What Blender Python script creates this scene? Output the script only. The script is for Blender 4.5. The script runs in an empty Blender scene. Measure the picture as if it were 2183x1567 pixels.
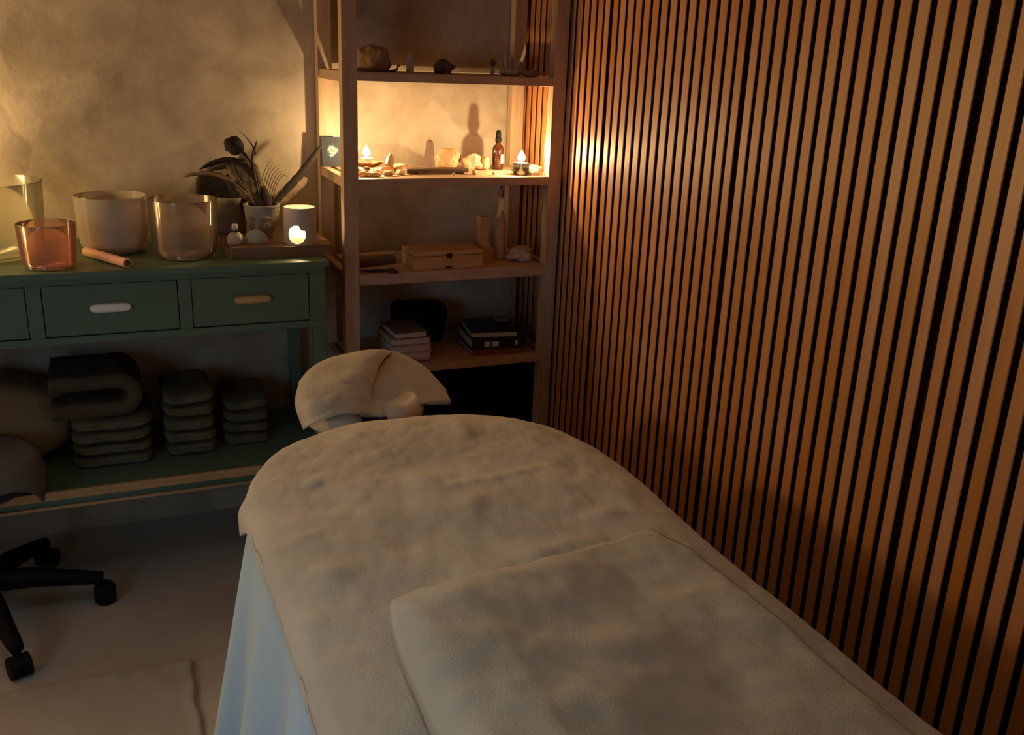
import bpy, bmesh, math, random
from mathutils import Vector, Matrix, Euler, noise
random.seed(7)
S = bpy.context.scene
COL = S.collection
PI = math.pi

# ---------------------------------------------------------------- camera
CAM = Vector((-1.2657, -2.8656, 1.4291))
YAW, PITCH, ROLL, FPX = math.radians(23.9254), math.radians(-18.3349), math.radians(2.396), 1999.3245
FW, FH = 2183, 1567
fwd = Vector((math.sin(YAW)*math.cos(PITCH), math.cos(YAW)*math.cos(PITCH), math.sin(PITCH)))
r0 = fwd.cross(Vector((0, 0, 1))).normalized()
u0 = r0.cross(fwd)
RT = r0*math.cos(ROLL) + u0*math.sin(ROLL)
UP = -r0*math.sin(ROLL) + u0*math.cos(ROLL)
cam = bpy.data.cameras.new('camera')
cam.sensor_width = 36
cam.lens = FPX/FW*36
cam.clip_start = 0.02
co = bpy.data.objects.new('camera', cam)
COL.objects.link(co)
co.matrix_world = Matrix(((RT.x, UP.x, -fwd.x, CAM.x), (RT.y, UP.y, -fwd.y, CAM.y), (RT.z, UP.z, -fwd.z, CAM.z), (0, 0, 0, 1)))
S.camera = co

def ray(u, v):
    return fwd + RT*((u-FW/2)/FPX) - UP*((v-FH/2)/FPX)
def at_y(u, v, y):                      # point of the plane y that the pixel shows
    d = ray(u, v)
    return CAM + d*((y-CAM.y)/d.y)
def at_z(u, v, z):
    d = ray(u, v)
    return CAM + d*((z-CAM.z)/d.z)

# ---------------------------------------------------------------- world, lights, exposure
S.view_settings.view_transform = 'Standard'
S.view_settings.look = 'None'
S.view_settings.gamma = 1
S.view_settings.use_curve_mapping = False
S.view_settings.exposure = 0.0
S.cycles.use_denoising = True
S.cycles.max_bounces = 7
S.cycles.transparent_max_bounces = 16
S.cycles.sample_clamp_indirect = 2.0
S.cycles.caustics_reflective = False
S.cycles.caustics_refractive = False
W = bpy.data.worlds.new('world')
S.world = W
W.use_nodes = True
W.node_tree.nodes['Background'].inputs[0].default_value = (0.35, 0.42, 0.5, 1)
W.node_tree.nodes['Background'].inputs[1].default_value = 0.02

WARM = (1.0, 0.69, 0.31)
YELLOW = (1.0, 0.62, 0.22)
def point(name, loc, watt, col, rad):
    l = bpy.data.lights.new(name, 'POINT')
    l.energy = watt; l.color = col; l.shadow_soft_size = rad
    o = bpy.data.objects.new(name, l); COL.objects.link(o); o.location = loc
    return o
def area(name, loc, target, sx, sy, watt, col):
    l = bpy.data.lights.new(name, 'AREA')
    l.shape = 'RECTANGLE'; l.size = sx; l.size_y = sy; l.energy = watt; l.color = col
    o = bpy.data.objects.new(name, l); COL.objects.link(o); o.location = loc
    o.rotation_euler = (Vector(target)-Vector(loc)).to_track_quat('-Z', 'Y').to_euler()
    return o
# daylight that comes through the window in the left wall, behind the camera's left shoulder
area('window_daylight', (-2.60, -2.55, 1.05), (-1.0, -2.0, 0.45), 0.9, 0.9, 8.0, (0.42, 0.74, 1.0))
# added dim cool fill light under the ceiling, no fixture there
cg = area('ceiling_fill', (-1.35, -1.9, 2.36), (-1.35, -1.9, 0.0), 0.5, 0.5, 1.3, (0.82, 0.95, 1.0))
cg.data.spread = math.radians(85)

L_LAMP, L_FLOOR, L_NICHE, L_LANTERN = 5.6, 38.0, 5.6, 0.5

# ---------------------------------------------------------------- materials
def mat(name, col, rough=0.6, metal=0.0, col2=None, nscale=8.0, bump=0.0, bscale=60.0, spec=0.5, coat=0.0,
        trans=0.0, emit=None, estr=0.0, sss=0.0, stretch=None, sheen=0.0, detail=5.0, rnd=0.0):
    m = bpy.data.materials.new(name); m.use_nodes = True
    nt = m.node_tree; b = nt.nodes['Principled BSDF']; L = nt.links.new
    b.inputs['Base Color'].default_value = (*col, 1)
    b.inputs['Roughness'].default_value = rough
    b.inputs['Metallic'].default_value = metal
    b.inputs['Specular IOR Level'].default_value = spec
    b.inputs['Coat Weight'].default_value = coat
    b.inputs['Transmission Weight'].default_value = trans
    if sheen: b.inputs['Sheen Weight'].default_value = sheen
    if sss:
        b.inputs['Subsurface Weight'].default_value = sss
        b.inputs['Subsurface Radius'].default_value = (0.02, 0.012, 0.008)
    if emit:
        b.inputs['Emission Color'].default_value = (*emit, 1); b.inputs['Emission Strength'].default_value = estr
    tc = nt.nodes.new('ShaderNodeTexCoord'); mp = nt.nodes.new('ShaderNodeMapping')
    L(tc.outputs['Object'], mp.inputs[0])
    if stretch: mp.inputs['Scale'].default_value = stretch
    if col2 or rnd:
        n = nt.nodes.new('ShaderNodeTexNoise'); n.inputs['Scale'].default_value = nscale; n.inputs['Detail'].default_value = detail
        L(mp.outputs[0], n.inputs['Vector'])
        r = nt.nodes.new('ShaderNodeValToRGB')
        r.color_ramp.elements[0].position = 0.35; r.color_ramp.elements[1].position = 0.66
        r.color_ramp.elements[0].color = (*col, 1); r.color_ramp.elements[1].color = (*(col2 or col), 1)
        L(n.outputs['Fac'], r.inputs[0])
        out = r.outputs[0]
        if rnd:
            oi = nt.nodes.new('ShaderNodeObjectInfo'); hs = nt.nodes.new('ShaderNodeHueSaturation')
            mr = nt.nodes.new('ShaderNodeMapRange'); mr.inputs[3].default_value = 1-rnd; mr.inputs[4].default_value = 1+rnd
            L(oi.outputs['Random'], mr.inputs[0]); L(mr.outputs[0], hs.inputs['Value']); L(out, hs.inputs['Color'])
            mr2 = nt.nodes.new('ShaderNodeMapRange'); mr2.inputs[3].default_value = 1.05; mr2.inputs[4].default_value = 0.9
            L(oi.outputs['Random'], mr2.inputs[0]); L(mr2.outputs[0], hs.inputs['Saturation'])
            out = hs.outputs[0]
        L(out, b.inputs['Base Color'])
    if bump:
        n2 = nt.nodes.new('ShaderNodeTexNoise'); n2.inputs['Scale'].default_value = bscale; n2.inputs['Detail'].default_value = 6
        L(mp.outputs[0], n2.inputs['Vector'])
        bp = nt.nodes.new('ShaderNodeBump'); bp.inputs['Strength'].default_value = bump; bp.inputs['Distance'].default_value = 0.01
        L(n2.outputs['Fac'], bp.inputs['Height']); L(bp.outputs[0], b.inputs['Normal'])
    return m

def glass(name, tint, clear=0.75, diff=(0.8, 0.8, 0.8), rough=0.08, gloss=0.5, aniso=0.0):
    m = bpy.data.materials.new(name); m.use_nodes = True
    nt = m.node_tree; nt.nodes.clear(); L = nt.links.new; N = nt.nodes.new
    o = N('ShaderNodeOutputMaterial'); t = N('ShaderNodeBsdfTransparent'); t.inputs[0].default_value = (*tint, 1)
    d = N('ShaderNodeBsdfDiffuse'); d.inputs[0].default_value = (*diff, 1)
    tl = N('ShaderNodeBsdfTranslucent'); tl.inputs[0].default_value = (*diff, 1)
    md = N('ShaderNodeMixShader'); md.inputs[0].default_value = 0.5; L(d.outputs[0], md.inputs[1]); L(tl.outputs[0], md.inputs[2])
    m1 = N('ShaderNodeMixShader'); m1.inputs[0].default_value = clear; L(md.outputs[0], m1.inputs[1]); L(t.outputs[0], m1.inputs[2])
    g = N('ShaderNodeBsdfAnisotropic'); g.inputs['Roughness'].default_value = rough
    tg = N('ShaderNodeTangent'); tg.direction_type = 'RADIAL'; tg.axis = 'Z'; L(tg.outputs[0], g.inputs['Tangent']); g.inputs['Anisotropy'].default_value = aniso
    fr = N('ShaderNodeLayerWeight'); fr.inputs[0].default_value = gloss
    m2 = N('ShaderNodeMixShader'); L(fr.outputs['Fresnel'], m2.inputs[0]); L(m1.outputs[0], m2.inputs[1]); L(g.outputs[0], m2.inputs[2])
    L(m2.outputs[0], o.inputs[0])
    return m

def plaster(name, ca, cb, scale=1.0, bump=0.35, rough=0.55):
    m = bpy.data.materials.new(name); m.use_nodes = True
    nt = m.node_tree; b = nt.nodes['Principled BSDF']; L = nt.links.new; N = nt.nodes.new
    tc = N('ShaderNodeTexCoord')
    n0 = N('ShaderNodeTexNoise'); n0.inputs['Scale'].default_value = 3.0*scale; n0.inputs['Detail'].default_value = 5
    L(tc.outputs['Object'], n0.inputs['Vector'])
    va = N('ShaderNodeVectorMath'); va.operation = 'MULTIPLY_ADD'; va.inputs[1].default_value = (0.32/scale,)*3
    L(n0.outputs['Color'], va.inputs[0]); L(tc.outputs['Object'], va.inputs[2])
    vo = N('ShaderNodeTexVoronoi'); vo.inputs['Scale'].default_value = 3.4*scale; vo.feature = 'SMOOTH_F1'; vo.inputs['Smoothness'].default_value = 0.12
    L(va.outputs[0], vo.inputs['Vector'])
    n1 = N('ShaderNodeTexNoise'); n1.inputs['Scale'].default_value = 5*scale; n1.inputs['Detail'].default_value = 6; n1.inputs['Distortion'].default_value = 0.25
    n1.inputs['Roughness'].default_value = 0.6
    L(tc.outputs['Object'], n1.inputs['Vector'])
    sep = N('ShaderNodeSeparateColor'); L(vo.outputs['Color'], sep.inputs[0])
    mx = N('ShaderNodeMath'); mx.operation = 'MULTIPLY_ADD'; mx.inputs[1].default_value = 0.22
    L(sep.outputs[0], mx.inputs[0]); L(n1.outputs['Fac'], mx.inputs[2])
    r = N('ShaderNodeValToRGB'); e = r.color_ramp.elements
    e[0].position = 0.40; e[0].color = (*ca, 1); e[1].position = 0.76; e[1].color = (*cb, 1)
    L(mx.outputs[0], r.inputs[0]); L(r.outputs[0], b.inputs['Base Color'])
    b.inputs['Roughness'].default_value = rough
    bp = N('ShaderNodeBump'); bp.inputs['Strength'].default_value = bump; bp.inputs['Distance'].default_value = 0.02
    L(mx.outputs[0], bp.inputs['Height'])
    n3 = N('ShaderNodeTexNoise'); n3.inputs['Scale'].default_value = 70; n3.inputs['Detail'].default_value = 4
    L(tc.outputs['Object'], n3.inputs['Vector'])
    b2 = N('ShaderNodeBump'); b2.inputs['Strength'].default_value = 0.12; b2.inputs['Distance'].default_value = 0.004
    L(n3.outputs['Fac'], b2.inputs['Height']); L(bp.outputs[0], b2.inputs['Normal']); L(b2.outputs[0], b.inputs['Normal'])
    return m

M = {}
M['plaster'] = plaster('trowelled_plaster', (0.27, 0.215, 0.165), (0.50, 0.42, 0.34), 1.0, 0.22)
M['floor'] = plaster('floor_screed', (0.38, 0.32, 0.27), (0.47, 0.405, 0.35), 0.45, 0.10, 0.5)
M['rug'] = mat('floor_cloth', (0.34, 0.29, 0.25), 0.9, col2=(0.29, 0.25, 0.21), nscale=5, bump=0.25, bscale=30, sheen=0.2)
M['ceil'] = mat('ceiling_paint', (0.45, 0.40, 0.34), 0.9)
M['slat'] = mat('oak_slat', (0.43, 0.158, 0.039), 0.42, col2=(0.50, 0.195, 0.054), nscale=14, stretch=(6, 6, 0.35), bump=0.05, bscale=120, rnd=0.09, spec=0.68)
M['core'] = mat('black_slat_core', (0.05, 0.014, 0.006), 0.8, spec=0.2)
M['felt'] = mat('black_felt', (0.022, 0.006, 0.004), 0.95, spec=0.1)
M['pine'] = mat('bare_pine', (0.40, 0.265, 0.17), 0.5, col2=(0.50, 0.35, 0.235), nscale=10, stretch=(1, 6, 6), bump=0.05, bscale=90)
M['pinev'] = mat('pine_post', (0.40, 0.265, 0.17), 0.5, col2=(0.50, 0.35, 0.235), nscale=10, stretch=(6, 6, 0.7), bump=0.05, bscale=90)
M['green'] = mat('sage_green_paint', (0.085, 0.155, 0.110), 0.42, col2=(0.10, 0.175, 0.125), nscale=6, bump=0.03, bscale=40)
M['shelfwood'] = mat('golden_wood', (0.42, 0.25, 0.11), 0.45, col2=(0.5, 0.31, 0.15), nscale=6, stretch=(1, 8, 8))
M['silver'] = mat('cup_handle_silver', (0.85, 0.88, 0.84), 0.4, 0.0)
M['brass'] = mat('cup_handle_brass', (0.55, 0.38, 0.2), 0.4, 0.3)
M['black'] = mat('black_plastic', (0.004, 0.004, 0.005), 0.7, spec=0.2)
M['blackcloth'] = mat('black_cloth', (0.004, 0.004, 0.005), 0.9, spec=0.15)
M['blanket'] = mat('fleece', (0.40, 0.355, 0.285), 0.95, col2=(0.485, 0.43, 0.35), nscale=5, bump=0.25, bscale=300, sheen=0.35, spec=0.1)
M['fleece2'] = mat('thick_fleece', (0.37, 0.335, 0.27), 0.95, col2=(0.44, 0.395, 0.32), nscale=4, bump=0.22, bscale=300, sheen=0.4, spec=0.1)
M['sheet'] = mat('pale_blue_sheet', (0.36, 0.50, 0.62), 0.85, bump=0.1, bscale=200, sheen=0.1, spec=0.2)
M['towel'] = mat('cream_terry', (0.39, 0.34, 0.275), 0.95, col2=(0.46, 0.405, 0.33), nscale=20, bump=0.4, bscale=320, sheen=0.3, spec=0.1)
M['cream'] = mat('cream_vinyl', (0.5, 0.42, 0.32), 0.5)
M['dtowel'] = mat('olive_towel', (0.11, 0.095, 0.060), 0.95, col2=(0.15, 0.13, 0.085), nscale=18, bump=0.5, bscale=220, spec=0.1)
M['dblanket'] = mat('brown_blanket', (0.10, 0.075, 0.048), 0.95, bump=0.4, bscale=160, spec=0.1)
M['tan'] = mat('tan_wool', (0.27, 0.165, 0.08), 0.95, col2=(0.33, 0.205, 0.105), nscale=9, bump=0.4, bscale=120, spec=0.1)
M['greycloth'] = mat('grey_cloth', (0.13, 0.125, 0.115), 0.9, bump=0.3, bscale=200)
M['purple'] = mat('dark_purple', (0.025, 0.012, 0.045), 0.8)
M['frost'] = glass('frosted_quartz_white', (0.95, 0.9, 0.82), 0.05, (0.85, 0.75, 0.66), 0.35, 0.18, 0.9)
M['frost2'] = glass('frosted_quartz_clear', (0.95, 0.95, 0.9), 0.78, (0.85, 0.80, 0.62), 0.35, 0.15, 0.9)
M['pinkg'] = glass('pink_quartz', (0.99, 0.87, 0.83), 0.80, (1.0, 0.50, 0.40), 0.32, 0.17, 0.9)
M['clear'] = glass('smoky_clear_quartz', (0.97, 0.94, 0.92), 0.82, (0.85, 0.66, 0.56), 0.30, 0.17, 0.9)
M['glass'] = glass('thin_glass', (0.95, 0.95, 0.92), 0.92, (0.8, 0.8, 0.8), 0.05, 0.4)
M['amber'] = glass('amber_glass', (0.50, 0.13, 0.03), 0.72, (0.30, 0.06, 0.01), 0.06, 0.5)
M['peach'] = mat('peach_quartz', (0.85, 0.50, 0.36), 0.3, col2=(0.92, 0.62, 0.48), nscale=30, sss=0.2)
M['slab'] = mat('walnut_slab', (0.20, 0.115, 0.06), 0.5, col2=(0.28, 0.17, 0.09), nscale=5, stretch=(1, 8, 8), bump=0.1)
M['stone'] = mat('grey_stone', (0.30, 0.265, 0.225), 0.85, col2=(0.40, 0.35, 0.30), nscale=22, bump=0.3, bscale=90)
M['olivepot'] = mat('dark_olive_pot', (0.20, 0.165, 0.12), 0.75, col2=(0.25, 0.21, 0.155), nscale=20)
M['ceramic'] = mat('white_ceramic', (0.50, 0.44, 0.39), 0.45, sss=0.15)
M['wax'] = mat('candle_wax', (0.9, 0.8, 0.62), 0.4, sss=0.5, emit=(1.0, 0.62, 0.22), estr=0.5)
def glowing(name, col, st, clear):
    m = bpy.data.materials.new(name); m.use_nodes = True
    nt = m.node_tree; nt.nodes.clear(); L = nt.links.new; N = nt.nodes.new
    o = N('ShaderNodeOutputMaterial'); t = N('ShaderNodeBsdfTransparent'); e = N('ShaderNodeEmission')
    e.inputs[0].default_value = (*col, 1); e.inputs[1].default_value = st
    a = N('ShaderNodeMixShader'); a.inputs[0].default_value = clear; L(e.outputs[0], a.inputs[1]); L(t.outputs[0], a.inputs[2]); L(a.outputs[0], o.inputs[0])
    return m
M['flame'] = glowing('flame', (1.0, 0.80, 0.48), 60, 0.7)
M['glow'] = glowing('glowing_globe', (1.0, 0.62, 0.25), 9, 0.85)
M['cork'] = mat('cork', (0.45, 0.30, 0.18), 0.8)
M['white'] = mat('white_cap', (0.78, 0.68, 0.56), 0.45)
M['shell'] = mat('seashell', (0.60, 0.52, 0.38), 0.5, col2=(0.48, 0.38, 0.26), nscale=22, bump=0.3, bscale=60)
M['salt'] = mat('salt_rock', (0.62, 0.33, 0.18), 0.5, col2=(0.74, 0.48, 0.28), nscale=18, sss=0.1, bump=0.3, bscale=60)
M['quartz'] = mat('milky_quartz', (0.66, 0.52, 0.34), 0.3, col2=(0.54, 0.38, 0.22), nscale=16, sss=0.1)
M['crystal'] = mat('smoky_tower', (0.17, 0.10, 0.075), 0.3, col2=(0.22, 0.13, 0.10), nscale=30)
M['paler'] = mat('pale_rock', (0.42, 0.32, 0.24), 0.8, col2=(0.52, 0.42, 0.32), nscale=18, bump=0.4)
M['darkrock'] = mat('dark_rock', (0.08, 0.05, 0.04), 0.8, col2=(0.14, 0.09, 0.06), nscale=18, bump=0.4)
M['brownrock'] = mat('brown_rock', (0.22, 0.15, 0.10), 0.8, col2=(0.30, 0.21, 0.15), nscale=9, bump=0.4, bscale=40)
M['boxwood'] = mat('box_wood', (0.46, 0.26, 0.11), 0.5, col2=(0.56, 0.34, 0.16), nscale=8, stretch=(1, 9, 9), bump=0.1)
M['darkwood'] = mat('dark_wood', (0.10, 0.055, 0.03), 0.6, col2=(0.15, 0.085, 0.045), nscale=9)
M['iron'] = mat('dark_iron', (0.05, 0.04, 0.035), 0.4, 0.7)
M['bronze'] = mat('bronze_dish', (0.28, 0.15, 0.07), 0.4, 0.6)
M['pages'] = mat('book_pages', (0.62, 0.48, 0.42), 0.9, col2=(0.5, 0.37, 0.32), nscale=6, stretch=(0.5, 0.5, 60))
M['pagesc'] = mat('cream_pages', (0.58, 0.48, 0.36), 0.9, col2=(0.48, 0.39, 0.29), nscale=6, stretch=(0.5, 0.5, 60))
M['coverp'] = mat('mauve_cover', (0.40, 0.26, 0.24), 0.7, col2=(0.5, 0.36, 0.32), nscale=30)
M['coverg'] = mat('grey_brown_cover', (0.16, 0.12, 0.10), 0.6)
M['coverk'] = mat('black_cover', (0.012, 0.008, 0.008), 0.5)
M['coverr'] = mat('red_cover', (0.22, 0.06, 0.05), 0.6)
M['label'] = mat('spine_label', (0.6, 0.55, 0.45), 0.7)
M['fdark'] = mat('dark_feather', (0.008, 0.004, 0.003), 0.85, col2=(0.022, 0.010, 0.006), nscale=30)
M['fbar'] = mat('barred_feather', (0.17, 0.11, 0.06), 0.8, col2=(0.02, 0.016, 0.009), nscale=48)
M['flight'] = mat('light_feather', (0.22, 0.14, 0.08), 0.8, col2=(0.10, 0.06, 0.03), nscale=40)
M['quill'] = mat('quill', (0.35, 0.26, 0.16), 0.6)

# picture card: a pale tree-like shape on deep blue
def card_mat():
    m = bpy.data.materials.new('blue_card_print'); m.use_nodes = True
    nt = m.node_tree; b = nt.nodes['Principled BSDF']; L = nt.links.new; N = nt.nodes.new
    tc = N('ShaderNodeTexCoord'); n = N('ShaderNodeTexNoise'); n.inputs['Scale'].default_value = 55; n.inputs['Detail'].default_value = 2; n.inputs['Distortion'].default_value = 2.5
    L(tc.outputs['Object'], n.inputs['Vector'])
    gr = N('ShaderNodeVectorMath'); gr.operation = 'DISTANCE'; gr.inputs[1].default_value = (0.0, 0.0, 0.046)
    L(tc.outputs['Object'], gr.inputs[0])
    ms = N('ShaderNodeMapRange'); ms.inputs[1].default_value = 0.012; ms.inputs[2].default_value = 0.03; ms.inputs[3].default_value = 1; ms.inputs[4].default_value = 0
    L(gr.outputs['Value'], ms.inputs[0])
    mu = N('ShaderNodeMath'); mu.operation = 'MULTIPLY'; L(ms.outputs[0], mu.inputs[0]); L(n.outputs['Fac'], mu.inputs[1])
    r = N('ShaderNodeValToRGB'); e = r.color_ramp.elements
    e[0].position = 0.36; e[0].color = (0.004, 0.011, 0.026, 1); e[1].position = 0.60; e[1].color = (0.30, 0.42, 0.45, 1)
    L(mu.outputs[0], r.inputs[0]); L(r.outputs[0], b.inputs['Base Color']); b.inputs['Roughness'].default_value = 0.7
    return m
M['card'] = card_mat()

# ---------------------------------------------------------------- builders
def setp(o, label=None, cat=None, group=None, kind=None):
    if label: o['label'] = label
    if cat: o['category'] = cat
    if group: o['group'] = group
    if kind: o['kind'] = kind
    return o
def empty(name, loc, label, cat, group=None, rz=0.0):
    o = bpy.data.objects.new(name, None); COL.objects.link(o); o.location = loc; o.rotation_euler = (0, 0, rz)
    o.empty_display_size = 0.03
    return setp(o, label, cat, group)
def obj(name, bm, m, parent=None, loc=None, smooth=False, rot=None):
    bmesh.ops.recalc_face_normals(bm, faces=bm.faces[:])
    me = bpy.data.meshes.new(name); bm.to_mesh(me); bm.free()
    me.materials.append(m)
    if smooth:
        for p in me.polygons: p.use_smooth = True
    o = bpy.data.objects.new(name, me); COL.objects.link(o)
    if parent: o.parent = parent
    if loc is not None: o.location = loc
    if rot is not None: o.rotation_euler = rot
    return o
def box(bm, x0, x1, y0, y1, z0, z1, bev=0.0):
    r = bmesh.ops.create_cube(bm, size=1)
    vs = r['verts']
    for v in vs:
        v.co = Vector((x0+(v.co.x+.5)*(x1-x0), y0+(v.co.y+.5)*(y1-y0), z0+(v.co.z+.5)*(z1-z0)))
    if bev:
        es = list({e for v in vs for e in v.link_edges})
        bmesh.ops.bevel(bm, geom=es, offset=bev, segments=2, affect='EDGES', profile=0.6)
def nb(*a, bev=0.0):
    bm = bmesh.new(); box(bm, *a, bev=bev); return bm
def lathe(bm, prof, seg=36, c=(0, 0, 0), sx=1.0, sy=1.0):
    rings = []
    for r, z in prof:
        if r <= 1e-5:
            rings.append([bm.verts.new((c[0], c[1], c[2]+z))])
        else:
            rings.append([bm.verts.new((c[0]+r*sx*math.cos(2*PI*i/seg), c[1]+r*sy*math.sin(2*PI*i/seg), c[2]+z)) for i in range(seg)])
    for a, b in zip(rings, rings[1:]):
        if len(a) == 1 and len(b) == 1: continue
        for i in range(seg):
            j = (i+1) % seg
            if len(a) == 1: bm.faces.new((a[0], b[i], b[j]))
            elif len(b) == 1: bm.faces.new((a[i], a[j], b[0]))
            else: bm.faces.new((a[i], a[j], b[j], b[i]))
def nl(prof, seg=36, **k):
    bm = bmesh.new(); lathe(bm, prof, seg, **k); return bm
def tube(bm, pts, rad, seg=8, cap=True):
    pts = [Vector(p) for p in pts]
    if not hasattr(rad, '__len__'): rad = [rad]*len(pts)
    rings = []; ref = None
    for i, p in enumerate(pts):
        t = (pts[min(i+1, len(pts)-1)]-pts[max(i-1, 0)]).normalized()
        if ref is None:
            ref = t.orthogonal().normalized()
        ref = (ref - t*ref.dot(t)).normalized(); b = t.cross(ref)
        rings.append([bm.verts.new(p+(ref*math.cos(2*PI*k/seg)+b*math.sin(2*PI*k/seg))*rad[i]) for k in range(seg)])
    for a, b in zip(rings, rings[1:]):
        for k in range(seg):
            bm.faces.new((a[k], a[(k+1) % seg], b[(k+1) % seg], b[k]))
    if cap:
        bm.faces.new(rings[0]); bm.faces.new(rings[-1])
def nt_(pts, rad, seg=8):
    bm = bmesh.new(); tube(bm, pts, rad, seg); return bm
def grid(bm, nu, nv, f, wrap_u=False):
    V = [[bm.verts.new(f(i/nu if wrap_u else i/(nu-1), j/(nv-1))) for j in range(nv)] for i in range(nu)]
    for i in range(nu if wrap_u else nu-1):
        for j in range(nv-1):
            i2 = (i+1) % nu
            bm.faces.new((V[i][j], V[i2][j], V[i2][j+1], V[i][j+1]))
    return V
def thick(o, t, off=-1.0):
    md = o.modifiers.new('thickness', 'SOLIDIFY'); md.thickness = t; md.offset = off
    return o
def subd(o, n=1):
    md = o.modifiers.new('smooth', 'SUBSURF'); md.levels = n; md.render_levels = n
    return o
def rock(name, c, s, m, seed, label=None, cat='rock', group=None, sub=3, amp=0.32, fr=1.1, flat=True, parent=None, rz=0.0, facet=True):
    bm = bmesh.new(); bmesh.ops.create_icosphere(bm, subdivisions=sub, radius=1)
    for v in bm.verts:
        d = v.co.normalized()
        k = 1+amp*noise.noise(d*fr+Vector((seed*3.1, seed, 0)))+amp*0.45*noise.noise(d*fr*2.7+Vector((seed, 0, seed)))
        v.co = d*k
        if flat and v.co.z < -0.75: v.co.z = -0.75
        v.co.z += 0.75
        v.co = Vector((v.co.x*s[0], v.co.y*s[1], v.co.z*s[2]/1.7))
    if facet: bmesh.ops.dissolve_limit(bm, angle_limit=0.22, verts=bm.verts[:], edges=bm.edges[:])
    o = obj(name, bm, m, parent, loc=c, rot=(0, 0, rz))
    if not parent: setp(o, label, cat, group)
    return o
def fbm(p, o=4):
    return noise.fractal(p, 1.0, 2.0, o)
def nz(x, y, z=0.0):
    return noise.noise(Vector((x, y, z)))

# ================================================================ ROOM
H = 2.4
XL, YB = -2.7, -3.6
def struct(name, bm, m, **k):
    return setp(obj(name, bm, m, **k), kind='structure')
struct('floor', nb(XL-.1, .1, YB-.1, .1, -.1, 0), M['floor'])
struct('ceiling', nb(XL-.1, .1, YB-.1, .1, H, H+.1), M['ceil'])
struct('wall_back', nb(XL-.1, .1, 0, .1, 0, H), M['plaster'])
struct('wall_front', nb(XL-.1, .1, YB-.1, YB, 0, H), M['plaster'])
# left wall with a window opening
wy0, wy1, wz0, wz1 = -3.05, -2.05, 0.55, 1.55
bm = bmesh.new()
box(bm, XL-.1, XL, wy1, 0, 0, H); box(bm, XL-.1, XL, YB, wy0, 0, H)
box(bm, XL-.1, XL, wy0, wy1, 0, wz0); box(bm, XL-.1, XL, wy0, wy1, wz1, H)
struct('wall_left', bm, M['plaster'])
bm = bmesh.new()
for a in ((wy0, wy0+.05, wz0, wz1), (wy1-.05, wy1, wz0, wz1), (wy0+.05, wy1-.05, wz0, wz0+.05), (wy0+.05, wy1-.05, wz1-.05, wz1)):
    box(bm, XL-.07, XL-.02, a[0], a[1], a[2], a[3])
wn = struct('window_1', bm, M['ceil'])
obj('window_pane', nb(XL-.05, XL-.045, wy0+.05, wy1-.05, wz0+.05, wz1-.05), M['glass'], wn)

# slat wall: black felt backing, every slat its own piece
wr = struct('wall_right', nb(.012, .1, YB, 0, 0, H), M['felt'])
Y3 = -0.5561
def slat_mesh(w):
    bm = nb(0, .0125, -w/2, w/2, .001, H-.001)
    es = [e for e in bm.edges if abs(e.verts[0].co.x) < 1e-6 and abs(e.verts[1].co.x) < 1e-6 and abs(e.verts[0].co.z-e.verts[1].co.z) > 1]
    bmesh.ops.bevel(bm, geom=es, offset=.0015, segments=1, affect='EDGES')
    bmesh.ops.recalc_face_normals(bm, faces=bm.faces[:])
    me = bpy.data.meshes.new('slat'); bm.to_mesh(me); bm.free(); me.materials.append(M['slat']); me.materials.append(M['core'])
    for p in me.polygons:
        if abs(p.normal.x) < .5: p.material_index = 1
    return me
slat_me, slat_end = slat_mesh(.0268), slat_mesh(.0245)
for k in range(-14, 76):
    y = Y3-.04*(k+.5)
    if y > -.012 or y < YB+.02: continue
    e = k % 15
    o = bpy.data.objects.new('slat', slat_end if e in (0, 14) else slat_me); COL.objects.link(o); o.parent = wr
    o.location = (0, y-(.0022 if e == 0 else 0)+(.0022 if e == 14 else 0), 0)

# ================================================================ SHELVING UNIT
XR, XLs, YF = -.010, -.664, -.3373
PW, PD = .0412, .0349
UT = 1.86
su = empty('shelving_unit', (-.337, -.17, 0), 'tall open pine shelving unit standing in the corner beside the slat wall', 'shelf')
def P(bm_args, name, m, bev=.0015, par=None, off=(-.337, -.17, 0)):
    a = bm_args
    return obj(name, nb(a[0]-off[0], a[1]-off[0], a[2]-off[1], a[3]-off[1], a[4]-off[2], a[5]-off[2], bev=bev), m, par or su)
for x0, x1 in ((XLs, XLs+PW), (XR-PW, XR)):
    for y0, y1 in ((YF, YF+PD), (-.008-PD, -.008)):
        P((x0, x1, y0, y1, 0, UT), 'post', M['pinev'])
ZT = [1.3741, 1.097, .831, .549]
TH = [.022, .024, .032, .024]
for zt, th in list(zip(ZT, TH))+[(1.76, .022), (.16, .022)]:
    P((XLs+PW, XR-PW, YF+.001, -.030 if zt > 1.3 else -.035, zt-th, zt), 'shelf_board', M['pine'])
    for x0, x1 in ((XLs+.004, XLs+.026), (XR-.026, XR-.004)):
        P((x0, x1, YF+PD, -.008-PD, zt-.026, zt+.001), 'side_rail', M['pine'])

# ================================================================ SIDEBOARD
SX0, SX1, SY = -2.155, -.7318, -.4493
sb = empty('console_table', (-1.27, -.22, 0), 'long dark green console table with cup-handled drawers and an open lower shelf', 'table')
OS = (-1.27, -.22, 0)
P((SX0, SX1, SY, -.004, .882, .900), 'table_top', M['green'], .003, sb, OS)
P((SX0+.012, SX1-.012, SY+.009, -.02, .874, .882), 'moulding', M['green'], .002, sb, OS)
cx0, cx1, cy = SX0+.018, SX1-.008, SY+.02
dr = [(-2.117, -1.796), (-1.763, -1.455), (-1.422, -1.112), (-1.081, -.782)]
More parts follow.
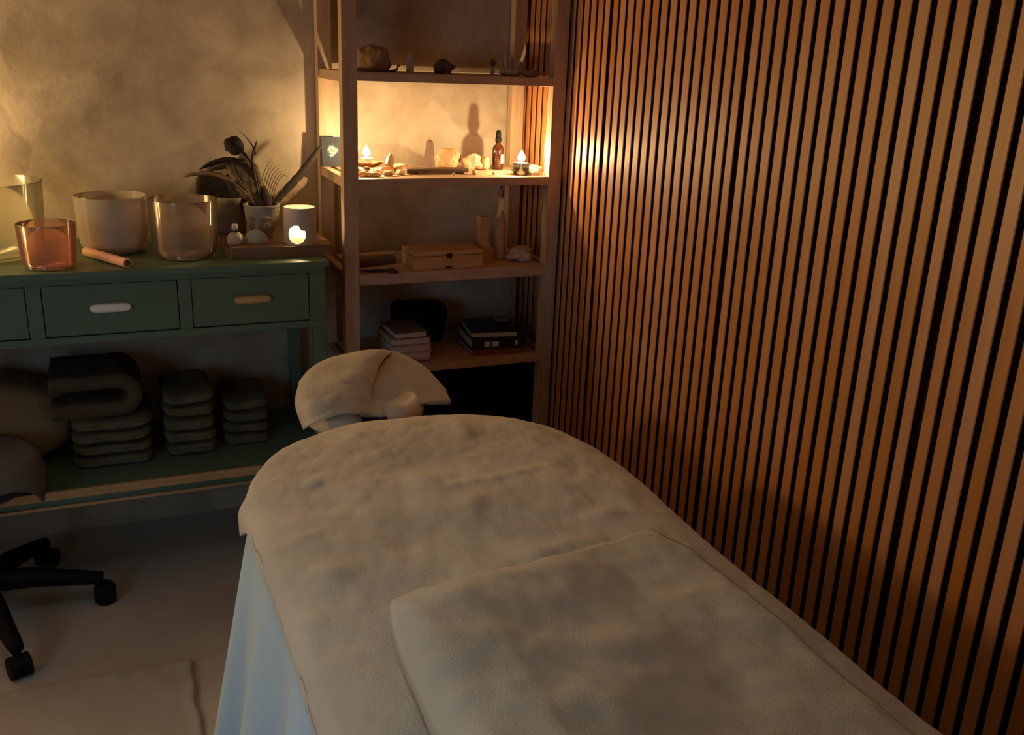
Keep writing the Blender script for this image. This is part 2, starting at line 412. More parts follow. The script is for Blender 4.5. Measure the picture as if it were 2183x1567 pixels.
# carcass: rails and stiles around the drawers
bm = bmesh.new()
o_ = Vector(OS)
def cb(x0, x1, y0, y1, z0, z1, bev=.001): box(bm, x0-o_.x, x1-o_.x, y0-o_.y, y1-o_.y, z0, z1, bev)
cb(cx0, cx1, cy, cy+.02, .865, .874)
cb(cx0, cx1, cy, cy+.02, .717, .735)
xs = [cx0]+[v for d in dr for v in d]+[cx1]
for i in range(0, len(xs), 2): cb(xs[i], xs[i+1], cy, cy+.02, .735, .865)
cb(cx0, cx0+.018, cy+.02, -.02, .717, .874); cb(cx1-.018, cx1, cy+.02, -.02, .717, .874)
cb(cx0+.018, cx1-.018, -.036, -.02, .717, .874); cb(cx0+.018, cx1-.018, cy+.02, -.036, .717, .725)
obj('carcass', bm, M['green'], sb)
for i, (a, b) in enumerate(dr):
    d = P((a+.002, b-.002, cy+.002, cy+.30, .738, .8635), 'drawer', M['green'], .0015, sb, OS)
    cxm = (a+b)/2 + (-.004 if i == 2 else 0)
    bm = bmesh.new()
    # cup pull: rounded bar with a hollow underside
    n = 20
    def pull(u, v):
        ang = 2*PI*u; ex, ez = .047, .0105
        cs, sn = math.cos(ang), math.sin(ang)
        rr = (1-abs(v)**3*.0)
        x = ex*math.copysign(abs(cs)**.35, cs); z = ez*math.copysign(abs(sn)**.8, sn)
        k = [1.0, 1.0, .97, .82, .45, 0.02][round(v*5)]
        y = [0, -.010, -.014, -.017, -.018, -.018][round(v*5)]
        return Vector((x*(k if k > .9 else (.9+.1*k) if k > .1 else .02), y, z*k))
    grid(bm, 24, 6, pull, wrap_u=True)
    h = obj('handle', bm, M['brass'] if i == 3 else M['silver'], d, smooth=True, loc=Vector((cxm, cy+.002, .805))-o_)
    h['label'] = 'brass coloured cup handle' if i == 3 else 'pale silver cup handle'
for x0, x1 in ((cx0, cx0+.034), (cx1-.034, cx1)):
    for y0, y1 in ((cy, cy+.034), (-.054, -.02)):
        P((x0, x1, y0, y1, 0, .717), 'leg', M['green'], .002, sb, OS)
P((cx0-.004, cx1+.002, cy+.004, -.006, .311, .331), 'lower_shelf', M['green'], .001, sb, OS)
P((cx0-.004, cx1+.002, cy-.006, cy+.004, .308, .3315), 'shelf_edge', M['shelfwood'], .002, sb, OS)['label'] = 'golden wood front edge'
P((cx0+.036, cx1-.036, cy+.012, cy+.03, .278, .309), 'lower_rail', M['green'], .001, sb, OS)
P((cx0+.036, cx1-.036, cy+.004, cy+.012, .278, .286), 'lower_rail', M['shelfwood'], .001, sb, OS)

# ================================================================ TREATMENT TABLE
TX0, TX1, TYH, TYF = -1.058, -.405, -1.045, -2.92
TZ = .662
def outline(s, grow=0.0):
    """closed outline, s 0..1: left side foot->head, rounded head end, right side head->foot, foot."""
    cxm = (TX0+TX1)/2; a = (TX1-TX0)/2+grow; yc = -1.335; bb = yc-TYH
    b = abs(bb)+grow
    # segments
    if s < .30:
        t = s/.30; return Vector((cxm-a, (TYF-grow)+(yc-(TYF-grow))*t, 0))
    if s < .62:
        t = (s-.30)/.32*PI
        c, sn = math.cos(t), math.sin(t)
        e = .86 if t > PI/2 else 1.04
        return Vector((cxm-a*math.copysign(abs(c)**e, c), yc+b*abs(sn)**e, 0))
    if s < .92:
        t = (s-.62)/.30; return Vector((cxm+a, yc+((TYF-grow)-yc)*t, 0))
    t = (s-.92)/.08
    return Vector((cxm+a-2*a*t, TYF-grow, 0))
def spine(p):
    cxm = (TX0+TX1)/2
    return Vector((cxm, max(TYF+.30, min(-1.33, p.y)), 0))

mt = empty('massage_table', (-.7375, -2.0, 0), 'padded massage table with rounded head end under the cream blanket', 'table')
OM = Vector((-.7375, -2.0, 0))
bm = bmesh.new()
NS = 120
rings = []
for r, z in ((0, .655), (.9, .655), (.985, .652), (1, .64), (1, .60), (.98, .59), (0, .59)):
    ring = []
    for i in range(NS):
        p = outline(i/NS); q = spine(p)
        w = q+(p-q)*r; ring.append(bm.verts.new((w.x-OM.x, w.y-OM.y, z)))
    rings.append(ring)
for a, b in zip(rings, rings[1:]):
    for i in range(NS): bm.faces.new((a[i], a[(i+1) % NS], b[(i+1) % NS], b[i]))
bmesh.ops.remove_doubles(bm, verts=bm.verts[:], dist=1e-5)
obj('mattress', bm, M['cream'], mt, smooth=True)
P((-1.0, -.475, -2.85, -1.25, .545, .59), 'frame', M['darkwood'], .003, mt, tuple(OM))
for x in (-.99, -.485):
    for y in (-2.8, -1.35):
        obj('leg', nt_([(x-OM.x, y-OM.y, .545), (x-OM.x, y-OM.y, 0)], .02, 10), M['darkwood'], mt)

def ring_cloth(z0, rings, grow, wob, name, m, top_noise=None, seed=0, ns=360):
    bm = bmesh.new()
    V = []
    for (r, out, dz) in rings:
        row = []
        for i in range(ns):
            s = i/ns
            p = outline(s, grow); q = spine(p); n = (p-q); n.z = 0; n.normalize()
            w = q+(p-q)*r
            w += n*out + n*wob(s, out, dz)
            z = z0+dz
            if top_noise: z += top_noise(w.x, w.y, r, s, dz)
            row.append(bm.verts.new((w.x-OM.x, w.y-OM.y, z)))
        V.append(row)
    for a, b in zip(V, V[1:]):
        for i in range(ns): bm.faces.new((a[i], a[(i+1) % ns], b[(i+1) % ns], b[i]))
    bmesh.ops.remove_doubles(bm, verts=bm.verts[:], dist=1e-6)
    return bm
# pale blue sheet hanging to the floor
def wob_sheet(s, out, dz):
    k = max(0.0, min(1.0, (-dz)/.58))
    f = .038*math.sin(s*118+1.4)+.016*math.sin(s*67+.5)+.012*nz(s*60, 2)
    left = 1.0 if s < .5 else .35
    return k*(f*left+.036*left)
rs = [(r, 0, 0) for r in (0, .3, .6, .8, .92, .975)]+[(1, .0, -.002), (1, .006, -.008), (1, .010, -.022), (1, .011, -.05)]
rs += [(1, .012+.004*i, -.05-.065*i) for i in range(1, 9)]+[(1, .045, -.632)]
bm = ring_cloth(.663, rs, .0, wob_sheet, 'sheet', M['sheet'])
sh = obj('bed_sheet', bm, M['sheet'], loc=OM, smooth=True)
setp(sh, 'pale blue sheet hanging to the floor down the left side of the massage table', 'sheet')
thick(sh, .002, 1.0)

# cream blanket with soft wrinkles and creases
def seg_d(px, py, a, b):
    ax, ay = a; bx, by = b
    t = max(0, min(1, ((px-ax)*(bx-ax)+(py-ay)*(by-ay))/((bx-ax)**2+(by-ay)**2)))
    return math.hypot(px-ax-t*(bx-ax), py-ay-t*(by-ay)), t
CR = []
for a, b, h, w in (((935, 1040), (1170, 998), .007, .012), ((700, 1130), (560, 1170), .006, .014), ((1080, 1200), (1280, 1140), .006, .012),
                   ((1230, 1100), (1350, 1085), .006, .02), ((650, 1200), (760, 1250), .006, .02), ((860, 1010), (940, 1045), .006, .02),
                   ((970, 900), (1010, 950), .005, .015), ((1010, 1060), (990, 1120), .005, .02), ((720, 1010), (640, 1050), .005, .02),
                   ((640, 1290), (700, 1330), .008, .02), ((1330, 1150), (1500, 1180), .005, .02), ((830, 1150), (900, 1200), -.004, .03),
                   ((1160, 985), (1260, 1010), -.004, .02), ((1080, 900), (1200, 940), .004, .02)):
    pa, pb = at_z(*a, .685), at_z(*b, .685); CR.append(((pa.x, pa.y), (pb.x, pb.y), h, w))
def bl_noise(x, y, r, s, dz):
    z = .0075*nz(x*6.5, y*6.5, 3)+.0042*nz(x*15, y*15, 5)+.0022*nz(x*34, y*30, 7)+.0012*nz(x*70, y*60, 9)
    wx, wy = x+.02*nz(x*9, y*9, 11), y+.02*nz(x*9, y*9, 12)
    for a, b, h, w in CR:
        d, t = seg_d(wx, wy, a, b)
        if d < 3*w: z += h*math.exp(-(d/w)**2)*math.sin(PI*max(.08, min(.92, t)))
    # soft roll-off towards the rim, lifted side on the right where the cloth bulges
    k = max(0.0, (r-.80)/.20)
    return (z*(1-.5*k) - .010*k*k)*(1.0 if dz > -.03 else .3)
def wob_bl(s, out, dz):
    k = max(0.0, min(1.0, -dz/.10))
    f = .008*math.sin(s*70+1)+.006*nz(s*50, 4)
    c = .012*math.exp(-((s-.305)/.007)**2)*max(0, min(1, -dz/.03))        # corner that sticks out at the head end
    b = .018*math.exp(-((s-.64)/.05)**2)
    return k*f+c+b*(1 if out > 0 else 0)
def hang(s):                     # how far the hem hangs below the rim
    if s < .285: return .014+.006*math.sin(s*60)
    if s < .33: return .014+.035*math.exp(-((s-.306)/.010)**2)
    if s < .60: return .06+.03*(s-.33)/.27
    return .16
bm = bmesh.new()
NI, NT = 230, 120
A_, YC_, B_ = (TX1-TX0)/2+.008, -1.335, abs(-1.335-TYH)+.008
def rim_r(x, y):
    ax = abs(x-(TX0+TX1)/2)/A_
    if y < YC_: return min(1, ax)
    return min(1, (ax**(2/.86)+((y-YC_)/B_)**(2/.86))**.43)
G = []
for i in range(NI+1):
    sl_ = .46*(i/NI); l = outline(sl_, .008); r = outline(.92-sl_, .008)
    row = []
    for j in range(NT+1):
        t = j/NT; t = t*.75+.25*(.5-.5*math.cos(PI*t))
        w = l.lerp(r, t)
        row.append(bm.verts.new((w.x-OM.x, w.y-OM.y, .678+bl_noise(w.x, w.y, rim_r(w.x, w.y), 0, 0))))
    G.append(row)
for a, b in zip(G, G[1:]):
    for j in range(NT): bm.faces.new((a[j], a[j+1], b[j+1], b[j]))
ring = [(G[i][0], .46*i/NI) for i in range(NI)]+[(G[i][NT], .92-.46*i/NI) for i in range(NI, -1, -1)]+[(G[0][j], .92+.08*(1-j/NT)) for j in range(NT-1, 0, -1)]
cur = [v for v, s in ring]
for j in range(1, 10):
    t = j/9; row = []
    for v0, s in ring:
        p = outline(s, .008); p1, p2 = outline((s-.002) % 1, .008), outline((s+.002) % 1, .008)
        tg = (p2-p1).normalized(); n = Vector((-tg.y, tg.x, 0))
        hg = hang(s)
        ang = min(1, t*2.2)*PI/2
        out = .012*math.sin(ang); dz = -.012-.014*(1-math.cos(ang))-max(0, t-.25)*hg*1.33
        w = p+n*(out+wob_bl(s, out, dz))
        row.append(bm.verts.new((w.x-OM.x, w.y-OM.y, .678+dz+.4*bl_noise(w.x, w.y, 1, s, dz))))
    for i in range(len(ring)):
        k = (i+1) % len(ring); bm.faces.new((cur[i], cur[k], row[k], row[i]))
    cur = row
bmesh.ops.remove_doubles(bm, verts=bm.verts[:], dist=2e-4)
bl = obj('blanket', bm, M['blanket'], loc=OM, smooth=True)
setp(bl, 'rumpled cream fleece blanket spread over the massage table', 'blanket')
thick(bl, .008, 1.0)

# thick folded blanket near the foot, with a rounded far corner
FQ = [(-.985, -1.785), (-.44, -1.66), (-.44, -2.85), (-.955, -2.85)]
def fold_top(u, v):
    a = Vector(FQ[0]).lerp(Vector(FQ[1]), u); b = Vector(FQ[3]).lerp(Vector(FQ[2]), u)
    return a.lerp(b, v)
bm = bmesh.new()
NU, NV = 76, 110
def fb(u, v):
    # superellipse remap so the corners come out round
    x, y = u*2-1, v*2-1
    m_ = max(abs(x), abs(y), 1e-6); l = (abs(x)**9+abs(y)**9)**(1/9)
    x, y = x*m_/l, y*m_/l
    p = fold_top((x+1)/2, (y+1)/2)
    ed = min(1-abs(x), 1-abs(y))*1.0
    d = max(0.0, ed)/.17
    prof = math.sqrt(max(0, 1-(1-min(1, d))**2))
    fade = 1-.97*max(0, min(1, (p.x+.86)/.27))     # flattens towards the slat wall
    h = .002+.006*max(0, fade)+.054*prof*max(.04, fade)
    h += .006*nz(p.x*8, p.y*8, 21)*prof+.003*nz(p.x*20, p.y*20, 22)*prof
    rim = 0.0
    return Vector((p.x-OM.x, p.y-OM.y, .6865+bl_noise(p.x, p.y, rim_r(p.x, p.y), 0, 0)+h+rim))
V = grid(bm, NU, NV, fb)
border = [V[i][0] for i in range(NU)]+[V[-1][j] for j in range(1, NV)]+[V[i][-1] for i in range(NU-2, -1, -1)]+[V[0][j] for j in range(NV-2, 0, -1)]
c = Vector((0, 0, 0))
for v in border: c += v.co
c /= len(border)
low = [bm.verts.new((c.x+(v.co.x-c.x)*.975, c.y+(v.co.y-c.y)*.985, v.co.z-.004)) for v in border]
for i in range(len(border)):
    j = (i+1) % len(border); bm.faces.new((border[i], border[j], low[j], low[i]))
f2 = obj('folded_blanket', bm, M['fleece2'], loc=OM, smooth=True)
setp(f2, 'thick folded cream blanket with a rounded corner on the nearer half of the massage table', 'blanket')

# ---- face cradle at the head end, towel laid over it
fc = empty('face_cradle', (-.745, -.86, .60), 'padded face cradle at the head end of the massage table under a towel', 'head rest')
OC = Vector((-.745, -.86, .60))
bm = bmesh.new()
def hs(u, v):
    t = (u*1.66+.17)*PI - PI/2 - PI*.0     # horseshoe open to the table
    a = -PI/2+.26+u*(2*PI-.52)
    cx, cy_ = .100*math.cos(a)-.01, .095*math.sin(a)-.005
    d = Vector((math.cos(a), math.sin(a), 0)); ph = 2*PI*v
    k = 1 if .02 < u < .98 else .4
    return Vector((cx, cy_-.008, .044))+d*.042*k*math.cos(ph)+Vector((0, 0, .036*k*math.sin(ph)))
grid(bm, 36, 13, hs)
bmesh.ops.remove_doubles(bm, verts=bm.verts[:], dist=1e-5)
obj('cushion', bm, M['cream'], fc, smooth=True)
P((-.86, -.63, -.95, -.77, .585, .60), 'platform', M['darkwood'], .003, fc, tuple(OC))
for x in (-.80, -.69):
    obj('support_rod', nt_([(x-OC.x, -.12, -.012), (x-OC.x, -.42, -.02)], .008, 8), M['iron'], fc)
# towel: two overlapping folded halves, shaped by control nets in space
def crom(p0, p1, p2, p3, t):
    return 0.5*((2*p1)+(p2-p0)*t+(2*p0-5*p1+4*p2-p3)*t*t+(3*p1-p0-3*p2+p3)*t*t*t)
def cspline(L_, t):
    n_ = len(L_)-1; f = min(max(t, 0), .99999)*n_; i = int(f); u = f-i
    g = lambda k: L_[min(max(k, 0), n_)] if 0 <= k <= n_ else (2*L_[0]-L_[1] if k < 0 else 2*L_[-1]-L_[-2])
    return crom(g(i-1), g(i), g(i+1), g(i+2), u)
def net(rows, nu, nv, seed, amp=.003):
    ctl = [[at_y(u, v, y)-OC for u, v, y in row] for row in rows]
    bm = bmesh.new()
    def f(u, v):
        p = cspline([cspline(r, u) for r in ctl], v)
        p = p+Vector((0, -1, .6))*(amp*nz(p.x*16, p.y*16+p.z*16, seed)+.4*amp*nz(p.x*45, p.y*40+p.z*40, seed+2))
        if v > .93: p = p+Vector((0, -1, .2))*.0028*math.sin((v-.93)/.07*PI)
        return p
    grid(bm, nu, nv, f)
    return bm
LB = [[(800, 830, -.70), (830, 822, -.67), (862, 826, -.66), (905, 842, -.70), (940, 862, -.76)],
      [(790, 770, -.745), (826, 754, -.735), (858, 761, -.735), (905, 789, -.77), (947, 835, -.84)],
      [(775, 805, -.83), (815, 795, -.82), (856, 800, -.82), (904, 815, -.84), (952, 845, -.865)],
      [(770, 850, -.90), (812, 848, -.90), (856, 845, -.90), (898, 842, -.89), (955, 851, -.885)],
      [(765, 889, -.965), (812, 890, -.97), (856, 886, -.965), (893, 864, -.935), (958, 857, -.90)]]
LA = [[(660, 860, -.76), (672, 845, -.70), (715, 840, -.66), (765, 825, -.65), (812, 800, -.67), (830, 775, -.70)],
      [(645, 815, -.83), (668, 789, -.79), (706, 769, -.755), (758, 757, -.745), (806, 751, -.75), (836, 755, -.755)],
      [(634, 850, -.90), (658, 832, -.905), (700, 812, -.885), (748, 798, -.87), (785, 785, -.845), (806, 780, -.82)],
      [(638, 880, -.935), (664, 868, -.965), (706, 852, -.965), (748, 845, -.95), (778, 840, -.92), (786, 838, -.895)],
      [(652, 912, -.955), (672, 902, -.99), (712, 886, -1.00), (752, 882, -.995), (784, 890, -.965), (791, 889, -.95)]]
tw = obj('face_towel', net(LB, 60, 60, 4), M['towel'], loc=OC, smooth=True)
setp(tw, 'cream towel draped in two overlapping halves over the face cradle', 'towel')
thick(tw, .006, 1.0)
tf = obj('folded_half', net(LA, 66, 60, 8, .0045), M['towel'], tw, smooth=True); thick(tf, .007, 1.0)

# ================================================================ STOOL
HX, HY = -1.639, -.448
st = empty('rolling_stool', (HX, HY, 0), 'black five-armed rolling stool with castors and a dark purple seat at the left edge', 'stool')
angs = []
for cpt in ((-1.499, -.196), (-1.351, -.447), (-1.542, -.718)):
    angs.append(math.atan2(cpt[1]-HY, cpt[0]-HX))
a0 = angs[1]
for k in range(5):
    a = a0+k*2*PI/5
    if k == 1: a = angs[0]
    if k == 4: a = angs[2]
    c_, s_ = math.cos(a), math.sin(a)
    bm = bmesh.new()
    tube(bm, [(.02*c_, .02*s_, .115), (.12*c_, .12*s_, .108), (.20*c_, .20*s_, .092), (.262*c_, .262*s_, .078), (.285*c_, .285*s_, .074)], [.030, .027, .022, .019, .016], 10)
    arm = obj('arm', bm, M['black'], st, smooth=True)
    bm = bmesh.new()
    tube(bm, [(.276*c_, .276*s_, .082), (.276*c_, .276*s_, .045)], .009, 8)
    for sd in (-1, 1):
        p = Vector((.286*c_-sd*.014*s_, .286*s_+sd*.014*c_, .028)); d = Vector((-s_, c_, 0))
        tube(bm, [p-d*.011, p-d*.009, p+d*.009, p+d*.011], [.022, .0275, .0275, .022], 20)
    tube(bm, [Vector((.286*c_+.008*s_, .286*s_-.008*c_, .032)), Vector((.286*c_-.008*s_, .286*s_+.008*c_, .032))], .024, 16)
    obj('castor', bm, M['black'], arm)
obj('hub', nl([(0, .14), (.03, .14), (.045, .125), (.048, .09), (.03, .08), (0, .08)], 24), M['black'], st, smooth=True)
obj('gas_column', nl([(0, .13), (.026, .13), (.026, .22), (.016, .225), (.016, .371), (.06, .375), (.06, .379), (0, .379)], 20), M['black'], st)
obj('seat', nl([(0, .379), (.150, .379), (.163, .387), (.166, .410), (.164, .437), (.150, .447), (0, .449)], 48), M['purple'], st, smooth=True)['label'] = 'dark purple padded seat'
bm = bmesh.new()
def sc_(u, v):
    a = 2*PI*u
    sq = .150/max(abs(math.cos(a-.5)), abs(math.sin(a-.5)))           # square cloth
    r_ = v*sq*1.32
    if r_ <= .162: x, z = r_, .4505
    else:
        d = r_-.162; x = .1685+.010*min(1, d/.04); z = .4505-d*1.0
    z += .002*nz(x*30*math.cos(a), x*30*math.sin(a), 3)
    return Vector((x*math.cos(a), x*math.sin(a), z))
grid(bm, 96, 26, sc_, wrap_u=True)
bmesh.ops.remove_doubles(bm, verts=bm.verts[:], dist=1e-5)
gc = obj('seat_cloth', bm, M['greycloth'], loc=(HX, HY, 0), smooth=True); thick(gc, .003, 1.0)
setp(gc, 'grey cloth draped over the purple seat of the rolling stool', 'cloth')

# cloth on the floor, its crinkled edge in view
pts = [(-40, 1500), (60, 1462), (150, 1442), (260, 1425), (350, 1415), (415, 1408), (440, 1372), (432, 1432), (425, 1470), (438, 1520), (450, 1567)]
edge = [at_z(u, v, 0.0) for u, v in pts]
foot = [Vector((e.x-.0+(i/10-.5)*.1, -2.4, 0)) for i, e in enumerate(edge)]
bm = bmesh.new()
def lerp_list(Ls, t):
    f = t*(len(Ls)-1); i = min(int(f), len(Ls)-2); return Ls[i].lerp(Ls[i+1], f-i)
CX, CY0, CY1 = -2.15, -1.10, -2.4
gx0, gx1 = -2.2, -1.165
def cloth(u, v):
    x = gx0+(gx1-gx0)*u
    # far edge height follows the measured border
    best = -.90
    yr = at_z(0, 1480, 0).y; yl = at_z(415, 1408, 0).y
    t = max(0, min(1, (x-at_z(0, 1480, 0).x)/(at_z(415, 1408, 0).x-at_z(0, 1480, 0).x)))
    ye = yr+(yl-yr)*t+.012*nz(x*14, 1)+.006*nz(x*40, 2)
    y = ye+(-2.3-ye)*v
    xx = x+(.012*nz(y*12, 3)+.010*nz(y*5, 5))*max(0, (u-.9)/.1)
    ed = math.exp(-((v*1.4)/.03)**2)
    er = math.exp(-(((1-u)*1.03)/.022)**2)
    z = .004+.011*max(0, ed*(.6+.9*nz(x*22, 9)))+.012*max(0, er*(.7+.6*nz(y*16, 8)))+.0035*(1+nz(x*7, y*7, 3))
    if v < .001 or u > .999 or u < .001: z = .0012
    return Vector((xx, y, z))
grid(bm, 120, 120, cloth)
rg = obj('floor_cloth', bm, M['rug'], smooth=True)
setp(rg, 'pale beige cloth with a crinkled border lying flat on the floor below the stool', 'rug')

# ================================================================ THINGS ON THE CONSOLE TABLE
ZS = .9005
def bowl(name, c, r, h, t, m, label, base=None, flare=1.0, rc=.03):
    rb = r*.93 if base is None else base
    prof = [(0, .0), (rb-rc, .0)]
    for k in range(1, 7):
        a = PI/2*k/6; prof.append((rb-rc+rc*math.sin(a), rc-rc*math.cos(a)))
    prof += [(rb+(r-rb)*.5, h*.5), (r*flare, h), (r*flare-t, h), (rb+(r-rb)*.5-t, h*.5), (rb-t, rc)]
    for k in range(1, 7):
        a = PI/2*(6-k)/6; prof.append((max(0.001, (rb-rc)+(rc-t)*math.sin(a)), rc-(rc-t)*math.cos(a)))
    prof += [(0, t)]
    o = obj(name, nl(prof, 56), m, loc=(c[0], c[1], c[2] if len(c) > 2 else ZS), smooth=True)
    setp(o, label, 'bowl')
    return o
bowl('singing_bowl', (-1.533, -.215), .132, .188, .005, M['frost2'], 'tall translucent crystal singing bowl at the left edge of the console table')
bowl('singing_bowl', (-1.397, -.372), .066, .106, .004, M['pinkg'], 'small pink glass singing bowl, smallest of the four on the console table', rc=.016)
bowl('singing_bowl', (-1.246, -.205), .0905, .146, .006, M['frost'], 'opaque white crystal singing bowl between the pink bowl and the smoky clear bowl')
bowl('singing_bowl', (-1.079, -.318), .0855, .150, .004, M['clear'], 'smoky clear glass singing bowl left of the small bottle and shell')
# mallet tube
a, b = Vector((-1.318, -.262, ZS+.012)), Vector((-1.224, -.43, ZS+.012))
bm = bmesh.new(); d = (b-a).normalized()
tube(bm, [a, a+d*.003, b-d*.003, b, b, b-d*.004], [.010, .0118, .0118, .0112, .0085, .008], 20)
wd = obj('crystal_wand', bm, M['peach'], smooth=False); setp(wd, 'short peach pink quartz tube lying in front of the white bowl', 'wand')
e_ = obj('bore_shade', nt_([b+d*.0002, b+d*.0010], .0078, 18), M['darkwood'], wd); e_['label'] = 'dark disc for the shade in the hollow end'  # dark disc stands for the shade inside the open end

# small lamp beyond the left edge of the picture, the source of the yellow light
lp = empty('table_lamp', (-1.735, -.17, ZS), 'small globe lamp glowing at the left end of the console table, behind the tall bowl', 'lamp')
obj('base', nl([(0, 0), (.045, 0), (.045, .012), (.012, .02), (.008, .245), (0, .245)], 24), M['brass'], lp, smooth=True)
gb = obj('globe', nl([(0.001, .245)]+[(.055*math.sin(PI*k/12), .30-.055*math.cos(PI*k/12)) for k in range(1, 12)]+[(0.001, .355)], 24), M['glow'], lp, smooth=True)
point('lamp_light', (-1.735, -.17, ZS+.30), L_LAMP, YELLOW, .055)
# floor lamp further left, out of the picture
fl = empty('floor_lamp', (-2.32, -.27, 0), 'slim floor lamp with a glowing globe shade standing left of the console table', 'lamp')
obj('base', nl([(0, 0), (.13, 0), (.13, .012), (.02, .02), (0, .02)], 36), M['iron'], fl)
obj('pole', nl([(0, .02), (.009, .02), (.009, 1.10), (0, 1.10)], 16), M['iron'], fl)
obj('lamp_shade', nl([(0.001, 1.10)]+[(.085*math.sin(PI*k/14), 1.185-.085*math.cos(PI*k/14)) for k in range(1, 14)]+[(0.001, 1.27)], 32), M['glow'], fl, smooth=True)
point('floor_lamp_light', (-2.32, -.27, 1.185), L_FLOOR, YELLOW, .08)


# slab with the arrangement
SLZ = ZS+.028
bm = bmesh.new()
sp = [(-.982, -.345), (-.968, -.378), (-.84, -.384), (-.712, -.382), (-.702, -.366), (-.706, -.10), (-.72, -.085), (-.95, -.085), (-.975, -.11)]
lo = [bm.verts.new((x, y, ZS)) for x, y in sp]; hi = [bm.verts.new((x, y, SLZ)) for x, y in sp]
bm.faces.new(lo); bm.faces.new(hi)
for i in range(len(sp)):
    j = (i+1) % len(sp); bm.faces.new((lo[i], lo[j], hi[j], hi[i]))
bmesh.ops.bevel(bm, geom=[e for e in bm.edges if abs(e.verts[0].co.z-SLZ) < 1e-5 and abs(e.verts[1].co.z-SLZ) < 1e-5], offset=.003, segments=2, affect='EDGES')
setp(obj('wooden_slab', bm, M['slab']), 'dark brown wooden slab on the right end of the console table, under the lantern and pots', 'board')

# candle lantern: ceramic cylinder with a round window
def flame(par, c, s=1.0, watt=1.0, name='flame', lightname='candle_light', col=WARM):
    prof = [(0, 0), (.0035*s, .003*s), (.0045*s, .008*s), (.0032*s, .015*s), (.0014*s, .021*s), (0, .026*s)]
    obj(name, nl(prof, 12), M['flame'], par, loc=c, smooth=True)
LNC = Vector((-.785, -.338, SLZ))
ln = empty('candle_lantern', LNC, 'white ceramic cylinder candle lantern with a glowing round window, right end of the console table', 'lantern')
LR, LH = .043, .098
to_cam = Vector((CAM.x-LNC.x, CAM.y-LNC.y)); acam = math.atan2(to_cam.y, to_cam.x)
ahole = acam-.22
def lant(R):
    nu, nv = 160, 64
    bm = bmesh.new(); V = [[bm.verts.new((R*math.cos(2*PI*i/nu), R*math.sin(2*PI*i/nu), LH*j/nv)) for j in range(nv+1)] for i in range(nu)]
    for i in range(nu):
        for j in range(nv):
            am = 2*PI*(i+.5)/nu; zm = LH*(j+.5)/nv
            da = (am-ahole+PI) % (2*PI)-PI
            # round window with a small notch at its upper right
            dbk = (am-ahole-2.5+PI) % (2*PI)-PI  # unseen rear opening, added to let flame light onto the wall
            inside = ((da*R)**2+(zm-.029)**2 < .0245**2 and not ((da*R-.020)**2+(zm-.052)**2 < .013**2)) or (dbk*R)**2+(zm-.045)**2 < .026**2
            if inside: continue
            bm.faces.new((V[i][j], V[(i+1) % nu][j], V[(i+1) % nu][j+1], V[i][j+1]))
    bmesh.ops.delete(bm, geom=[v for v in bm.verts if not v.link_faces], context='VERTS')
    return bm
lb = obj('body', lant(LR), M['ceramic'], ln, smooth=True); thick(lb, .003)
obj('bottom', nl([(0, .001), (LR-.004, .001), (LR-.004, .004), (0, .004)], 32), M['ceramic'], ln)
tl = obj('tealight', nl([(0, .004), (.018, .004), (.018, .017), (.016, .017), (.016, .014), (0, .014)], 24), M['wax'], ln)
obj('flame', nl([(0, 0), (.0045, .004), (.006, .010), (.004, .018), (0, .028)], 12), M['flame'], tl, loc=(.008, .004, .016), smooth=True)
point('lantern_light', LNC+Vector((0, 0, .040)), L_LANTERN, WARM, .006)

# stone pot with a sleeping face
PTC = Vector((-.866, -.225, SLZ))
pt = empty('face_planter', PTC, 'grey stone planter carved with a sleeping face, holding the feathers', 'planter')
aface = acam-.25
bm = bmesh.new()
prof = [(0, 0), (.026, 0), (.028, .010), (.033, .022), (.040, .038), (.044, .058), (.046, .078), (.0475, .088), (.0475, .098), (.043, .098), (.041, .085), (0, .08)]
def pr(z):
    for (r1, z1), (r2, z2) in zip(prof[1:9], prof[2:10]):
        if z1 <= z <= z2 and z2 > z1: return r1+(r2-r1)*(z-z1)/(z2-z1)
    return prof[8][0]
def g2(x, s): return math.exp(-(x/s)**2)
def face(a, z):
    x = ((a-aface+PI) % (2*PI)-PI)*.045
    d = .0
    d += .0105*g2(x, .0065)*max(0, min(1, (.062-z)/.030))*max(0, min(1, (z-.024)/.006))   # nose
    d += .0045*g2(abs(x)-.017, .012)*g2(z-.066-.18*(.017-abs(abs(x)-.017)), .004)           # brows
    d -= .004*g2(abs(x)-.017, .009)*g2(z-.056, .005)                                       # sockets
    d += .0045*g2(abs(x)-.017, .009)*g2(z-.050, .0035)                                     # closed lids
    d += .005*g2(x, .012)*g2(z-.018, .003)+.005*g2(x, .010)*g2(z-.0125, .003)-.003*g2(x, .014)*g2(z-.0153, .0014)
    d += .003*g2(abs(x)-.026, .010)*g2(z-.036, .012)
    return 1.5*d
def fp(u, v):
    z = .098*v; a = 2*PI*u; r = pr(z)+face(a, z)
    return Vector((r*math.cos(a), r*math.sin(a), z*.86))
V = grid(bm, 110, 64, fp, wrap_u=True)
bm.faces.new([V[i][0] for i in range(110)])
obj('body', bm, M['stone'], pt, smooth=True)
obj('rim', nl([(.0475, .082), (.049, .084), (.049, .090), (.044, .090), (.042, .078), (.0, .076)], 48), M['stone'], pt, smooth=True)

op = obj('planter', nl([(0, 0), (.040, 0), (.043, .01), (.045, .085), (.047, .088), (.047, .102), (.042, .102), (.040, .088), (0, .08)], 48), M['olivepot'], loc=(-.942, -.150, SLZ), smooth=True)
setp(op, 'dark olive round planter behind the small capped bottle, left of the face planter', 'planter')

